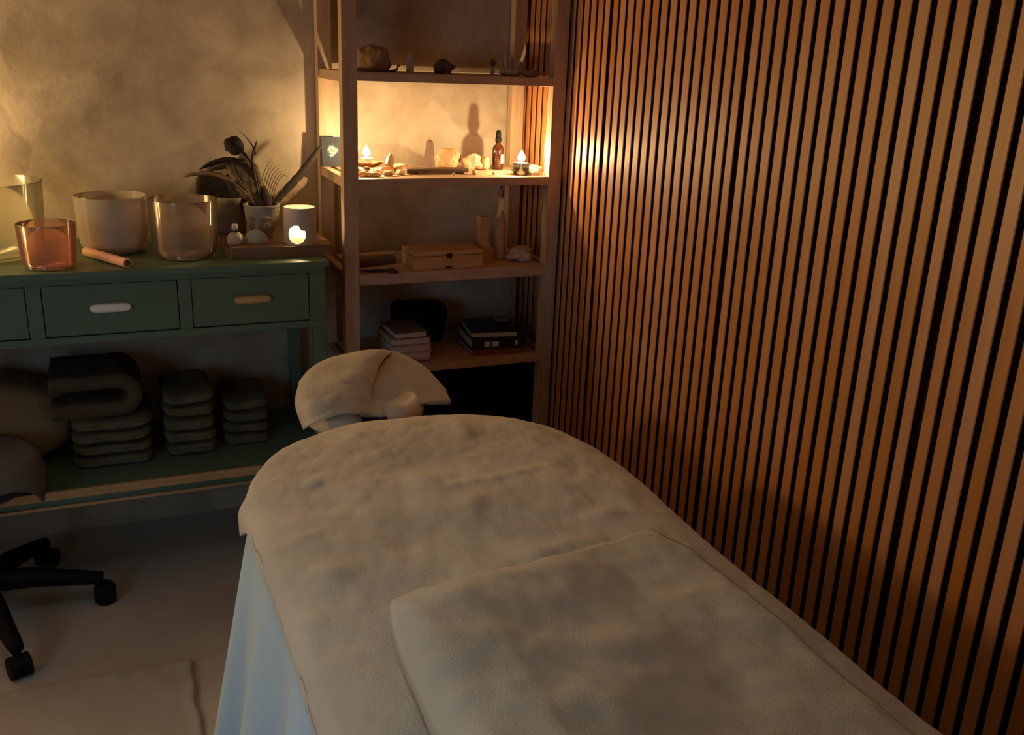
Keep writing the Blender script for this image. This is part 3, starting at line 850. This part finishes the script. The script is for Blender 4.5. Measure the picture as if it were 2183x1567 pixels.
# feathers
fbn = empty('feather_arrangement', PTC+Vector((0, 0, .075)), 'arrangement of dark and barred feathers fanning out of the stone face planter', 'feathers')
FO = PTC+Vector((0, 0, .075))
def bez(pts, t):
    P_ = [p.copy() for p in pts]
    while len(P_) > 1: P_ = [a.lerp(b, t) for a, b in zip(P_, P_[1:])]
    return P_[0]
def feather(pix, ys, wid, m, shape='blade', start=.22, par=None, q=.0011):
    ctrl = [at_y(u, v, y)-FO for (u, v), y in zip(pix, ys)]
    n = 22
    path = [bez(ctrl, i/n) for i in range(n+1)]
    bm = bmesh.new(); L_, R_, C_ = [], [], []
    for i, p in enumerate(path):
        t = i/n
        T = (path[min(i+1, n)]-path[max(i-1, 0)]).normalized()
        N_ = Vector((0, -1, 0.15)); sdv = T.cross(N_).normalized()
        if t < start: w = 0.0008
        else:
            k = (t-start)/(1-start)
            if shape == 'blade': w = wid*min(1, k*5)*(1-k**4)**.5 + .0006
            elif shape == 'blunt': w = wid*min(1, k*2.2)*(1 if k < .97 else .6)
            elif shape == 'eye': w = wid*(.12+.06*k+(1-((k-.86)/.14)**2)**.5*.88 if k > .73 else .12+.06*k)
            else: w = wid*(1-k)+.0004
        jag = 1+.10*math.sin(i*2.3)+.06*nz(i*.9, wid*100)
        L_.append(bm.verts.new(p+sdv*w*jag+Vector((0, .15*w, 0)))); R_.append(bm.verts.new(p-sdv*w*(2-jag)+Vector((0, .15*w, 0)))); C_.append(bm.verts.new(p))
    for i in range(n):
        bm.faces.new((L_[i], L_[i+1], C_[i+1], C_[i])); bm.faces.new((C_[i], C_[i+1], R_[i+1], R_[i]))
    f = obj('feather', bm, m, fbn, smooth=True); thick(f, .0006, 0)
    obj('quill', nt_([p+Vector((0, -.0006, 0)) for p in path], [q*(1-.75*i/n) for i in range(n+1)], 6), M['quill'] if m is not M['fdark'] else M['fdark'], f)
    return f
yy = (-.225, -.21, -.195, -.18)
feather([(563, 450), (555, 395), (552, 330), (478, 300)], yy, .0235, M['fdark'], 'eye')
feather([(560, 450), (545, 375), (520, 305), (424, 362)], yy, .0085, M['fdark'], 'blade', .3)
feather([(558, 450), (535, 375), (505, 318), (436, 368)], (-.22, -.20, -.18, -.165), .016, M['fbar'], 'blade', .25)
feather([(556, 450), (500, 368), (450, 358), (390, 377)], (-.22, -.19, -.17, -.155), .006, M['flight'], 'blade', .3)
feather([(562, 452), (530, 430), (505, 400), (490, 365)], (-.21, -.19, -.175, -.165), .030, M['fdark'], 'blade', .02)
feather([(562, 452), (525, 410), (500, 370), (488, 335)], (-.22, -.20, -.19, -.18), .021, M['fbar'], 'blade', .1)
feather([(564, 452), (545, 410), (530, 370), (515, 325)], (-.225, -.21, -.20, -.19), .022, M['fbar'], 'blade', .08)
feather([(566, 452), (552, 420), (546, 385), (540, 345)], (-.23, -.22, -.21, -.20), .016, M['fbar'], 'blade', .08)
feather([(560, 450), (530, 425), (480, 400), (418, 396)], (-.215, -.18, -.16, -.15), .034, M['fdark'], 'blunt', .02)
feather([(562, 452), (540, 435), (500, 420), (448, 405)], (-.21, -.175, -.158, -.15), .032, M['fdark'], 'blunt', .02)
feather([(565, 452), (545, 425), (510, 405), (465, 385)], (-.21, -.175, -.158, -.15), .026, M['fdark'], 'blade', .02)
feather([(568, 452), (560, 430), (548, 405), (536, 375)], (-.235, -.225, -.215, -.205), .020, M['fdark'], 'blade', .02)
feather([(572, 452), (568, 435), (562, 415), (556, 392)], (-.24, -.23, -.22, -.21), .016, M['fdark'], 'blade', .02)
feather([(562, 450), (535, 395), (528, 345), (549, 298)], (-.22, -.21, -.20, -.19), .0032, M['fdark'], 'blade', .1)
feather([(545, 330), (540, 305), (525, 292), (503, 273)], (-.19, -.19, -.19, -.19), .0022, M['fdark'], 'thin', .0)
feather([(580, 450), (592, 415), (640, 385), (685, 308)], (-.22, -.18, -.14, -.10), .0105, M['fdark'], 'blade', .30)
feather([(580, 452), (590, 430), (602, 415), (616, 402)], (-.225, -.20, -.18, -.17), .010, M['fdark'], 'blade', .02)
feather([(586, 452), (605, 415), (628, 398), (655, 380)], (-.22, -.18, -.15, -.12), .020, M['flight'], 'blade', .15)
for k in range(7):
    feather([(560+k*2.5, 455), (548+k*6, 405-k*1), (558+k*7, 370-k*2), (578+k*6, 338+k*7)], (-.19, -.18, -.17, -.16-.004*k), .0012, M['flight'], 'thin', .1, q=.0006)

# bottle, shell, tooth crystal
bc = at_z(492, 528, SLZ); bc = Vector((-.953, -.325, SLZ))
bt = empty('small_bottle', bc, 'small squat bottle with a white cap in front of the dark olive planter', 'bottle')
obj('body', nl([(0, 0), (.019, 0), (.022, .006), (.022, .018), (.016, .028), (.009, .032), (.009, .036), (0, .036)], 28), M['shell'], bt, smooth=True)
obj('neck_band', nl([(0, .034), (.0105, .034), (.0105, .038), (0, .038)], 24), M['iron'], bt)
obj('cap', nl([(0, .038), (.0085, .038), (.0078, .052), (.006, .054), (0, .054)], 24), M['white'], bt, smooth=True)
bm = bmesh.new()
def shf(u, v):
    a = PI*(u)*1.0; r = v
    rib = 1+.04*math.cos(a*22)
    x = .031*r*math.cos(a)*rib; z = .040*r*math.sin(a)**.8*rib if math.sin(a) > 0 else 0
    y = -.014*(1-r*r)-.002
    return Vector((x, y, z))
V = grid(bm, 60, 14, shf)
def shb(u, v):
    a = PI*u; return Vector((.031*v*math.cos(a)*(1+.04*math.cos(a*22)), .010*(1-v*v), .040*v*max(0, math.sin(a))**.8*(1+.04*math.cos(a*22))))
grid(bm, 60, 8, shb)
bmesh.ops.remove_doubles(bm, verts=bm.verts[:], dist=1e-4)
setp(obj('seashell', bm, M['shell'], loc=(-.897, -.315, SLZ), smooth=True, rot=(.25, 0, -.25)), 'ribbed scallop seashell leaning beside the small bottle', 'shell')
bm = nl([(0, 0), (.0055, 0), (.006, .006), (.0045, .016), (0, .027)], 6)
setp(obj('crystal_point', bm, M['quartz'], loc=(-.822, -.318, SLZ)), 'small pale pointed crystal standing left of the candle lantern', 'crystal')

# ================================================================ LOWER SHELF OF THE CONSOLE TABLE
def towel_mesh(w, d, h, seed, layers=2, round_=.45):
    bm = bmesh.new()
    nu, nv = 56, 20
    def f(u, v):
        a = 2*PI*u
        # cross section in x-z runs round the fold; v along depth
        cs, sn = math.cos(a), math.sin(a)
        e = .38
        x = w/2*math.copysign(abs(cs)**e, cs); z = h/2*math.copysign(abs(sn)**(e*1.6), sn)
        k = 1-.10*(abs(2*v-1)**8)
        x *= k; z *= 1-.25*(abs(2*v-1)**10)
        y = d*(v-.5)
        x += .004*nz(y*20, z*30, seed); z += .0035*nz(x*18, y*18, seed+1)+.002*math.sin(x*40+seed)
        if abs(z) < h*.45: y *= 1
        return Vector((x, y, z+h/2))
    V = grid(bm, nu, nv, f, wrap_u=True)
    for j, sgn in ((0, -1), (nv-1, 1)):
        ring = [V[i][j] for i in range(nu)]
        # folded layers seen at the end: grooves between bulging layers
        prev = ring
        for kk, (sc, out) in enumerate(((.93, .006), (.80, .009), (.5, .010))):
            cur = []
            for v in ring:
                zz = h/2+(v.co.z-h/2)*sc
                g = .006*abs(math.sin((zz/h)*PI*layers))
                cur.append(bm.verts.new((v.co.x*sc, v.co.y+sgn*(out+g-.003), zz)))
            for i in range(nu):
                bm.faces.new((prev[i], prev[(i+1) % nu], cur[(i+1) % nu], cur[i]))
            prev = cur
        bm.faces.new(prev)
    return bm
zb = .3315
names = ['lowest', 'second from below', 'third from below', 'fourth from below', 'fifth from below']
def stack(cx, cy_, w, d, hs_, label, seed, m, rz=0.0):
    z = zb
    n = len(hs_)
    for i, h in enumerate(hs_):
        rng = random.Random(seed*10+i)
        o = obj('folded_towel', towel_mesh(w*(1-.03*rng.random()), d, h, seed*7+i), m, loc=(cx+.006*(rng.random()-.5), cy_+.008*(rng.random()-.5), z), smooth=True, rot=(0, 0, rz+.05*(rng.random()-.5)))
        pos = names[i] if i < n-1 else 'topmost'
        setp(o, 'folded olive towel, %s of %s' % (pos, label), 'towel', 'folded towels on the lower shelf')
        z += h+.003
    return z
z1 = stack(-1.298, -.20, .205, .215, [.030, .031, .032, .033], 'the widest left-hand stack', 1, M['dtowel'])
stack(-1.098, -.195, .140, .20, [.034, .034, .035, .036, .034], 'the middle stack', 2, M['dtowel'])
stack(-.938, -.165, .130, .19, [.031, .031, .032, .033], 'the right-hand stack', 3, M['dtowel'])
# thick blanket folded over on top of the first stack: a U of thick cloth
bm = bmesh.new()
zt0 = z1+.001
n = 40
sec = []
Hh = .118; tk = .040
def upath(t):
    # from lower-left, round the right end, back to the upper-left
    w_ = .104; r = (Hh-tk)/2
    if t < .4: return (-w_+ (2*w_-r)*t/.4, tk/2)
    if t < .6:
        a = -PI/2+PI*(t-.4)/.2; return (w_-r+r*math.cos(a), tk/2+r+r*math.sin(a))
    return (w_-r-(2*w_-r)*(t-.6)/.4, Hh-tk/2)
def ub(u, v):
    t = v; x, z = upath(t); x2, z2 = upath(min(1, t+.01)); x1, z1_ = upath(max(0, t-.01))
    T = Vector((x2-x1, 0, z2-z1_)).normalized(); N_ = Vector((-T.z, 0, T.x))
    return x, z, N_
NY = 14
rows = []
for j in range(NY):
    y = -.105+.21*j/(NY-1); k = 1-.12*abs(2*j/(NY-1)-1)**6
    loop = []
    for i in range(n+1):
        x, z, N_ = ub(0, i/n); loop.append((x, z, N_, 1))
    for i in range(n, -1, -1):
        x, z, N_ = ub(0, i/n); loop.append((x, z, N_, -1))
    rows.append([bm.verts.new((x+N_.x*tk*.5*s*k, y, z+N_.z*tk*.5*s*k+.003*nz(x*20, y*20, s+5))) for x, z, N_, s in loop])
for a, b in zip(rows, rows[1:]):
    for i in range(len(a)): bm.faces.new((a[i], a[(i+1) % len(a)], b[(i+1) % len(a)], b[i]))
for row in (rows[0], rows[-1]):
    m_ = len(row)
    for i in range(m_//2-1):
        bm.faces.new((row[i], row[i+1], row[m_-2-i], row[m_-1-i]))
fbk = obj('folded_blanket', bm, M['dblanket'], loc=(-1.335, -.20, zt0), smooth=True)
setp(fbk, 'thick brown blanket folded double on top of the widest towel stack', 'blanket')

# tan wool bundle with grey box in front, at the left edge
bm = bmesh.new()
def tb(u, v):
    a = 2*PI*u; ph = PI*v
    e = .55
    cs, sn = math.cos(a), math.sin(a)
    s_ = math.sin(ph)**.45
    y = .112*math.copysign(abs(cs)**e, cs)*s_; z = .112*math.copysign(abs(sn)**e, sn)*s_
    x = -.19*math.cos(ph)
    k = 1+.05*nz(x*9, y*9, z*9)+.03*nz(x*22, y*22, z*22)
    z += .010*math.sin(x*25+1.5)*max(0, sn)
    return Vector((x*k, y*k, z*k+.108))
grid(bm, 60, 30, tb, wrap_u=True)
bmesh.ops.remove_doubles(bm, verts=bm.verts[:], dist=1e-5)
tn = obj('rolled_blanket', bm, M['tan'], loc=(-1.582, -.145, zb), smooth=True)
mn = min(v.co.z for v in tn.data.vertices); tn.location.z -= mn
setp(tn, 'bulky rolled tan wool blanket at the left end of the lower shelf', 'blanket')
# ================================================================ SHELF 1 (top)
Z1 = ZT[0]+.0005
rock('rock', (-.545, -.20, Z1), (.052, .045, .072), M['brownrock'], 3, 'large rounded brown rock at the left end of the top shelf', amp=.25, fr=.8, sub=4)
fg = empty('bird_figurine', (-.478, -.20, Z1), 'tiny dark long-necked bird figurine on the top shelf', 'figurine')
bm = bmesh.new(); tube(bm, [(-.026, 0, .002), (-.012, 0, .003), (0, 0, .004), (.004, 0, .008), (.006, 0, .014)], [.0012, .003, .004, .003, .0018], 8)
obj('body', bm, M['darkrock'], fg, smooth=True)
bm = bmesh.new(); tube(bm, [(.006, 0, .014), (.0065, 0, .017), (.010, 0, .018), (.014, 0, .017)], [.002, .0032, .003, .0008], 8)
obj('head', bm, M['darkrock'], fg, smooth=True)
def tower(name, c, w, h, m, label, n=6, tipf=.8, sx=1.0, rz=0, tp=.86):
    bm = nl([(0, 0), (w, 0), (w*tp, h*tipf), (0, h)], n, sx=sx)
    return setp(obj(name, bm, m, loc=c, rot=(0, 0, rz)), label, 'crystal')
tower('crystal_tower', (-.436, -.20, Z1), .0115, .056, M['paler'], 'upright pale crystal tower on the top shelf, right of the bird figurine', 6, .82)
rock('rock', (-.338, -.20, Z1), (.029, .024, .034), M['darkrock'], 11, 'small jagged dark rock in the middle of the top shelf', amp=.55, fr=1.5)
sbm = empty('stoppered_vial', (-.185, -.20, Z1), 'tiny vial with a dark stopper standing on the top shelf', 'bottle')
obj('body', nl([(0, 0), (.006, 0), (.0065, .004), (.0065, .022), (.004, .025), (0, .025)], 20), M['stone'], sbm, smooth=True)
obj('stopper', nl([(0, .025), (.006, .026), (.0085, .034), (.006, .042), (0, .044)], 14), M['darkrock'], sbm, smooth=True)
# quartz cluster
cl = rock('quartz_cluster', (-.128, -.20, Z1), (.036, .026, .020), M['paler'], 21, 'pale quartz cluster of upright points on the top shelf', cat='crystal', amp=.3)
for k in range(11):
    rng = random.Random(k+50)
    h = .026+.036*rng.random()*(1 if k % 2 else .7)
    x, y = (k/10-.5)*.055, (rng.random()-.5)*.02
    bm = nl([(0, 0), (.0075, 0), (.007, h*.7), (0, h)], 6)
    obj('crystal_point', bm, M['paler'], cl, loc=(x, y, .010), rot=(.25*(rng.random()-.5), (x*9), 0))
rock('rock', (-.078, -.235, Z1), (.030, .018, .018), M['brownrock'], 27, 'low brown rock in front of the quartz cluster on the top shelf', amp=.4)
tower('crystal_shard', (-.060, -.22, Z1), .007, .034, M['paler'], 'pale crystal shard at the right end of the top shelf', 5, .6)

# ================================================================ SHELF 2 (candle niche)
Z2 = ZT[1]+.0005
def tealight(c, label, watt, dish=True, lift=.034, fs=1.0):
    e = empty('candle', c, label, 'candle')
    if dish:
        bm = bmesh.new()
        def lf(u, v):
            a = 2*PI*u; r = .034*v*(1+.18*math.cos(a)*v)
            z = .012+.016*v**3+.002*math.sin(6*a)*v
            return Vector((r*1.25*math.cos(a), r*.8*math.sin(a), z))
        grid(bm, 40, 8, lf, wrap_u=True)
        bmesh.ops.remove_doubles(bm, verts=bm.verts[:], dist=1e-5)
        d = obj('dish', bm, M['bronze'], e, smooth=True); thick(d, .0015)
        obj('foot', nl([(0, 0), (.013, 0), (.010, .006), (.009, .013), (0, .013)], 20), M['bronze'], e, smooth=True)
    else:
        g = obj('glass_holder', nl([(0, 0), (.020, 0), (.0235, .004), (.0245, .034), (.023, .034), (.0215, .006), (0, .004)], 36), M['glass'], e, smooth=True)
    zb_ = .014 if dish else .006
    t = obj('tealight', nl([(0, 0), (.017, 0), (.017, lift-zb_-.006), (.0155, lift-zb_-.006), (.0155, lift-zb_-.008), (0, lift-zb_-.008)], 28), M['wax'], e, loc=(0, 0, zb_))
    obj('flame', nl([(0, 0), (.004*fs, .003*fs), (.0062*fs, .009*fs), (.0045*fs, .017*fs), (.0015*fs, .024*fs), (0, .028*fs)], 14), M['flame'], e, loc=(0, 0, lift-.004), smooth=True).scale = (1.5, 1.5, 1)
    p = Vector(c); point('candle_light', (p.x, p.y, p.z+lift+.020), watt, WARM, .005)
    return e
tealight((-.560, -.185, Z2), 'lit tealight in a bronze leaf-shaped dish at the left end of the bright shelf', L_NICHE, True, .046, 1.25)
tealight((-.116, -.280, Z2), 'lit tealight in a glass holder at the right end of the bright shelf', L_NICHE, False, .040, 1.3)
# crystals round the right candle
for i, (x, y, s_, l) in enumerate([(-.090, -.215, .022, 'rough yellow quartz lump left of the right-hand candle'), (-.052, -.235, .021, 'rough amber quartz lump right of the right-hand candle, below the post'),
                                   (-.078, -.268, .014, 'small rough quartz chip just right of the right-hand candle')]):
    rock('rock', (x, y, Z2), (s_, s_*.8, s_*1.1), M['quartz'] if i != 1 else M['salt'], 31+i, l, amp=.45)
# shell pieces at the left
for i, (x, y, s_, m_, l) in enumerate([(-.600, -.245, (.020, .014, .020), 'salt', 'orange salt lump beside the left post on the bright shelf'),
                                       (-.575, -.285, (.030, .014, .014), 'salt', 'long pinkish stone at the front left corner of the bright shelf'),
                                       (-.515, -.225, (.024, .014, .020), 'salt', 'salt lump right of the bronze dish on the bright shelf'),
                                       (-.520, -.275, (.018, .012, .013), 'quartz', 'small white pebble in front of the bronze dish'),
                                       (-.482, -.262, (.014, .011, .014), 'quartz', 'small white pebble left of the flat wooden tray'),
                                       (-.455, -.170, (.030, .016, .020), 'salt', 'low salt lump behind the left end of the wooden tray')]):
    rock('rock', (x, y, Z2), s_, M[m_], 41+i, l, amp=.4)
bm = bmesh.new()
tube(bm, [(0, 0, 0), (-.001, 0, .012), (.003, 0, .024), (.009, 0, .036)], [.008, .007, .005, .001], 10)
tube(bm, [(.010, 0, 0), (.013, 0, .012), (.013, 0, .024), (.010, 0, .035)], [.006, .006, .005, .001], 10)
setp(obj('coral_piece', bm, M['quartz'], loc=(-.498, -.19, Z2+.018), smooth=True), 'forked pale coral piece standing beside the bronze dish', 'coral')
rock('rock', (-.496, -.19, Z2), (.016, .012, .020), M['salt'], 77, 'small salt lump under the forked coral piece', amp=.25)
# flat tray with crystal tower
tr = empty('wooden_tray', (-.367, -.235, Z2), 'long flat dark wooden tray lying along the front of the bright shelf', 'tray')
obj('board', nb(-.095, .095, -.022, .022, .004, .015, bev=.003), M['darkwood'], tr)
for x in (-.07, .07): obj('foot', nb(x-.01, x+.01, -.018, .018, 0, .004), M['darkwood'], tr)
tower('obelisk', (-.386, -.232, Z2+.0155), .0185, .082, M['crystal'], 'tall smoky crystal obelisk standing on the flat wooden tray', 4, .90, rz=acam+.20, tp=.55)
rock('rock', (-.298, -.13, Z2), (.044, .030, .058), M['salt'], 61, 'big orange salt rock behind the wooden tray on the bright shelf', amp=.3)
rock('rock', (-.222, -.155, Z2), (.034, .022, .044), M['quartz'], 63, 'white angular quartz rock between the salt rock and the amber bottle', amp=.4, fr=1.4)
rock('rock', (-.185, -.165, Z2), (.014, .016, .042), M['salt'], 64, 'narrow orange salt rock just left of the amber bottle', amp=.3)
bm = bmesh.new(); bmesh.ops.create_icosphere(bm, subdivisions=2, radius=.0048)
bd = obj('glass_bead', bm, M['quartz'], loc=(-.335, -.300, Z2+.0048), smooth=True)
setp(bd, 'tiny pale bead at the front edge of the bright shelf, below the wooden tray', 'bead', 'beads at the front of the bright shelf')
b2 = bd.copy(); COL.objects.link(b2); b2.location = (-.208, -.292, Z2+.0048); b2['label'] = 'tiny pale bead at the front edge of the bright shelf, below the amber bottle'
# small white lump under tray end
rock('rock', (-.262, -.275, Z2), (.009, .008, .014), M['quartz'], 66, 'white pebble at the right end of the flat wooden tray', amp=.2)
# dropper bottle
db = empty('dropper_bottle', (-.138, -.150, Z2), 'amber glass dropper bottle with a black rubber top on the bright shelf', 'bottle')
obj('body', nl([(0, 0), (.0135, 0), (.0155, .002), (.0155, .060), (.0135, .069), (.0065, .076), (.0065, .084), (.0055, .084), (.0055, .075), (.0125, .067), (.0143, .060), (.0143, .003), (0, .003)], 36), M['amber'], db, smooth=True)
obj('collar', nl([(0, .083), (.0082, .083), (.0085, .086), (.0085, .094), (.007, .096), (0, .096)], 24), M['black'], db, smooth=True)
obj('dropper_bulb', nl([(0, .095), (.0068, .096), (.0074, .104), (.0062, .113), (.0048, .117), (0, .118)], 20), M['black'], db, smooth=True)
lb_ = obj('label_tag', nl([(.0157, .018), (.0158, .046)], 36), M['label'], db)
bmv = bmesh.new(); bmv.from_mesh(lb_.data)
bmesh.ops.delete(bmv, geom=[f for f in bmv.faces if math.atan2(f.calc_center_median().y, f.calc_center_median().x) < -1.45 or math.atan2(f.calc_center_median().y, f.calc_center_median().x) > -.7], context='FACES')
bmv.to_mesh(lb_.data); bmv.free()
db.scale = (1.12, 1.12, 1.0)
# shell at the right
bm = bmesh.new()
grid(bm, 30, 8, lambda u, v: Vector((.020*v*math.cos(PI*u), -.010*(1-v*v), .018*v*math.sin(PI*u))))
s2 = obj('seashell', bm, M['shell'], loc=(-.072, -.300, Z2), smooth=True, rot=(0, 0, .1)); thick(s2, .0015)
setp(s2, 'small fan seashell standing at the right front corner of the bright shelf', 'shell')
# blue card
cd = obj('picture_card', nb(-.031, .031, -.0008, .0008, 0, .086), M['card'], loc=(-.630, -.064, ZT[1]+.001), rot=(-.10, 0, 0))
setp(cd, 'deep blue picture card with a pale figure at the left end of the bright shelf', 'card')

# ================================================================ SHELF 3
Z3 = ZT[2]+.0005
wb = empty('wooden_box', (-.352, -.262, Z3), 'golden wooden hinged box in the middle of the third shelf', 'box', rz=.03)
obj('body', nb(-.108, .108, -.055, .055, 0, .038, bev=.0015), M['boxwood'], wb)
obj('lid', nb(-.108, .108, -.055, .055, .0395, .052, bev=.002), M['boxwood'], wb)
obj('clasp', nb(-.008, .008, -.0585, -.0535, .030, .046, bev=.001), M['iron'], wb)
obj('lower_clasp', nb(-.010, .010, -.0570, -.0540, .002, .008, bev=.001), M['iron'], wb)
bk = empty('incense_block', (-.208, -.235, Z3), 'upright wooden block with a notched side, right of the wooden box', 'block')
bm = bmesh.new()
pf = [(-.017, 0), (.017, 0), (.017, .045), (.008, .065), (.008, .132), (.005, .137), (-.019, .137), (-.021, .13), (-.021, .06), (-.013, .04)]
fr_ = [bm.verts.new((x, -.014, z)) for x, z in pf]; bk_ = [bm.verts.new((x, .014, z)) for x, z in pf]
bm.faces.new(fr_); bm.faces.new(bk_)
for i in range(len(pf)):
    j = (i+1) % len(pf); bm.faces.new((fr_[i], fr_[j], bk_[j], bk_[i]))
obj('body', bm, M['boxwood'], bk)
tb_ = empty('tall_bottle', (-.150, -.215, Z3), 'tall slim brown bottle with a bright glint near its top, behind the notched block', 'bottle')
obj('body', nl([(0, 0), (.016, 0), (.018, .004), (.018, .118), (.012, .140), (.0085, .15), (.0085, .195), (.0, .195)], 28), M['boxwood'], tb_, smooth=True)
obj('glass_stem', nl([(0, .195), (.0065, .195), (.0075, .205), (.005, .212), (.0045, .222), (0, .224)], 20), M['glass'], tb_, smooth=True)
sl = obj('glint_strip', nb(-.0045, .0045, -.0112, -.0098, .150, .188, bev=.0006), M['silver'], tb_); sl['label'] = 'bright strip standing in for a glint'  # pale strip modelled in place of the bottle's glint
rock('rock', (-.092, -.250, Z3), (.043, .032, .044), M['paler'], 83, 'pale layered rock at the right end of the third shelf', amp=.35, fr=1.3)
# wooden sticks and scissors
def slab_obj(name, a, b, w, h, m, label, cat, z):
    A, B = Vector(a), Vector(b); d = B-A; ln_ = d.length; rz = math.atan2(d.y, d.x)
    bm = nb(0, ln_, -w/2, w/2, 0, h, bev=h*.3)
    return setp(obj(name, bm, m, loc=(A.x, A.y, z), rot=(0, 0, rz)), label, cat)
slab_obj('wooden_tongs', (-.612, -.235), (-.482, -.200), .030, .022, M['darkwood'], 'dark wooden stick bundle lying at the left end of the third shelf', 'wood', Z3)
slab_obj('bamboo_stick', (-.610, -.215), (-.475, -.185), .018, .010, M['pine'], 'pale bamboo stick on top of the dark stick bundle', 'wood', Z3+.0225)
sc = empty('scissors', (-.548, -.318, Z3+.002), 'dark metal scissors with their finger rings over the front edge of the third shelf', 'scissors')
for sg in (-1, 1):
    bm = bmesh.new()
    tube(bm, [(-.075, .010-sg*.001, .002*sg+.002), (-.03, .004, .002*sg+.002), (0, 0, .002*sg+.002), (.012, -.004*sg-.006, .003)], [.001, .003, .0035, .0025], 6)
    ring = [(.022+.0125*math.cos(t*2*PI/20), -.008-sg*.0135+.0125*math.sin(t*2*PI/20)-.004, .003) for t in range(21)]
    tube(bm, ring, .0022, 6, cap=False)
    obj('blade', bm, M['iron'], sc, smooth=True)

# ================================================================ SHELF 4
Z4 = ZT[3]+.0005
def book(c, w, d, h, cover, pages, label, rz=0.0, group=None, spine_side='back', labels=None):
    e = empty('book', c, label, 'book', group, rz)
    t = .0018
    bm = bmesh.new(); box(bm, -w/2, w/2, -d/2, d/2, 0, t); box(bm, -w/2, w/2, -d/2, d/2, h-t, h)
    if spine_side == 'back': box(bm, -w/2, w/2, d/2-t, d/2, t, h-t)
    elif spine_side == 'front': box(bm, -w/2, w/2, -d/2, -d/2+t, t, h-t)
    elif spine_side == 'right': box(bm, w/2-t, w/2, -d/2, d/2, t, h-t)
    obj('cover', bm, cover, e)
    px0, px1, py0, py1 = -w/2+.002, w/2-.003, -d/2+.003, d/2-.003
    if spine_side == 'front': py0 = -d/2+.002
    obj('pages', nb(px0, px1, py0, py1, t+.0002, h-t-.0002), pages, e)
    for (x0, x1) in (labels or []):
        obj('spine_label', nb(x0, x1, -d/2-.0008, -d/2+.0002, h*.25, h*.78), M['label'], e)
    return e
z = Z4
for i, (w, d, h, cv, pg, lab, rz) in enumerate([
    (.118, .15, .010, 'coverr', 'pagesc', 'thin dark red book at the bottom of the left book stack', .02),
    (.122, .16, .022, 'coverp', 'pages', 'thick mauve book, second from the bottom of the left book stack', .0),
    (.120, .16, .021, 'coverp', 'pages', 'mauve book, third from the bottom of the left book stack', .03),
    (.122, .15, .018, 'coverp', 'pages', 'mauve book directly under the grey-brown book of the left stack', -.01),
    (.100, .14, .018, 'coverg', 'pagesc', 'grey-brown book on top of the left book stack', .04)]):
    book((-.462, -.235, z), w, d, h, M[cv], M[pg], lab, rz); z += h+.0008
z = Z4
book((-.165, -.215, z), .185, .19, .014, M['coverr'], M['pagesc'], 'wide thin red book at the bottom of the right book stack', -.04, spine_side='front'); z += .0148
book((-.163, -.205, z), .175, .18, .030, M['coverk'], M['pagesc'], 'thick black book with pale spine labels in the right book stack', -.10, spine_side='front', labels=[(-.048, -.030), (-.024, -.002), (.052, .060)]); z += .0308
book((-.168, -.195, z), .150, .165, .018, M['coverk'], M['pagesc'], 'black book on top of the right book stack', -.16, spine_side='right'); z += .0188
setp(obj('pouch', nb(-.022, .022, -.014, .014, 0, .012, bev=.004), M['olivepot'], loc=(-.112, -.17, z), rot=(0, 0, .2)), 'small olive pouch on top of the right book stack', 'pouch')
# black bag behind
bm = bmesh.new()
def bag(u, v):
    a = 2*PI*u; cs, sn = math.cos(a), math.sin(a); e = .45
    k = [.80, .86, .93, .99, 1.0, 1.0, .96, .86, .5, 0.01][round(v*9)]; z = [.0, .005, .04, .08, .10, .112, .120, .126, .129, .130][round(v*9)]
    return Vector((.088*k*math.copysign(abs(cs)**e, cs), .042*k*math.copysign(abs(sn)**e, sn), z*(1-.05*math.cos(a)*v)))
V = grid(bm, 40, 10, bag, wrap_u=True); bm.faces.new([V[i][0] for i in range(40)])
setp(obj('pouch_bag', bm, M['blackcloth'], loc=(-.372, -.10, Z4), smooth=True), 'soft black bag standing behind the two book stacks', 'bag')

# ---- black box below
bm = nb(-.265, .265, -.120, .125, 0, .325, bev=.004)
bx = empty('black_storage_box', (-.337, -.190, .1605), 'large black storage box filling the space under the lowest visible shelf', 'box')
obj('body', bm, M['blackcloth'], bx)
obj('lid', nb(-.27, .27, -.125, .128, .326, .352, bev=.004), M['blackcloth'], bx)
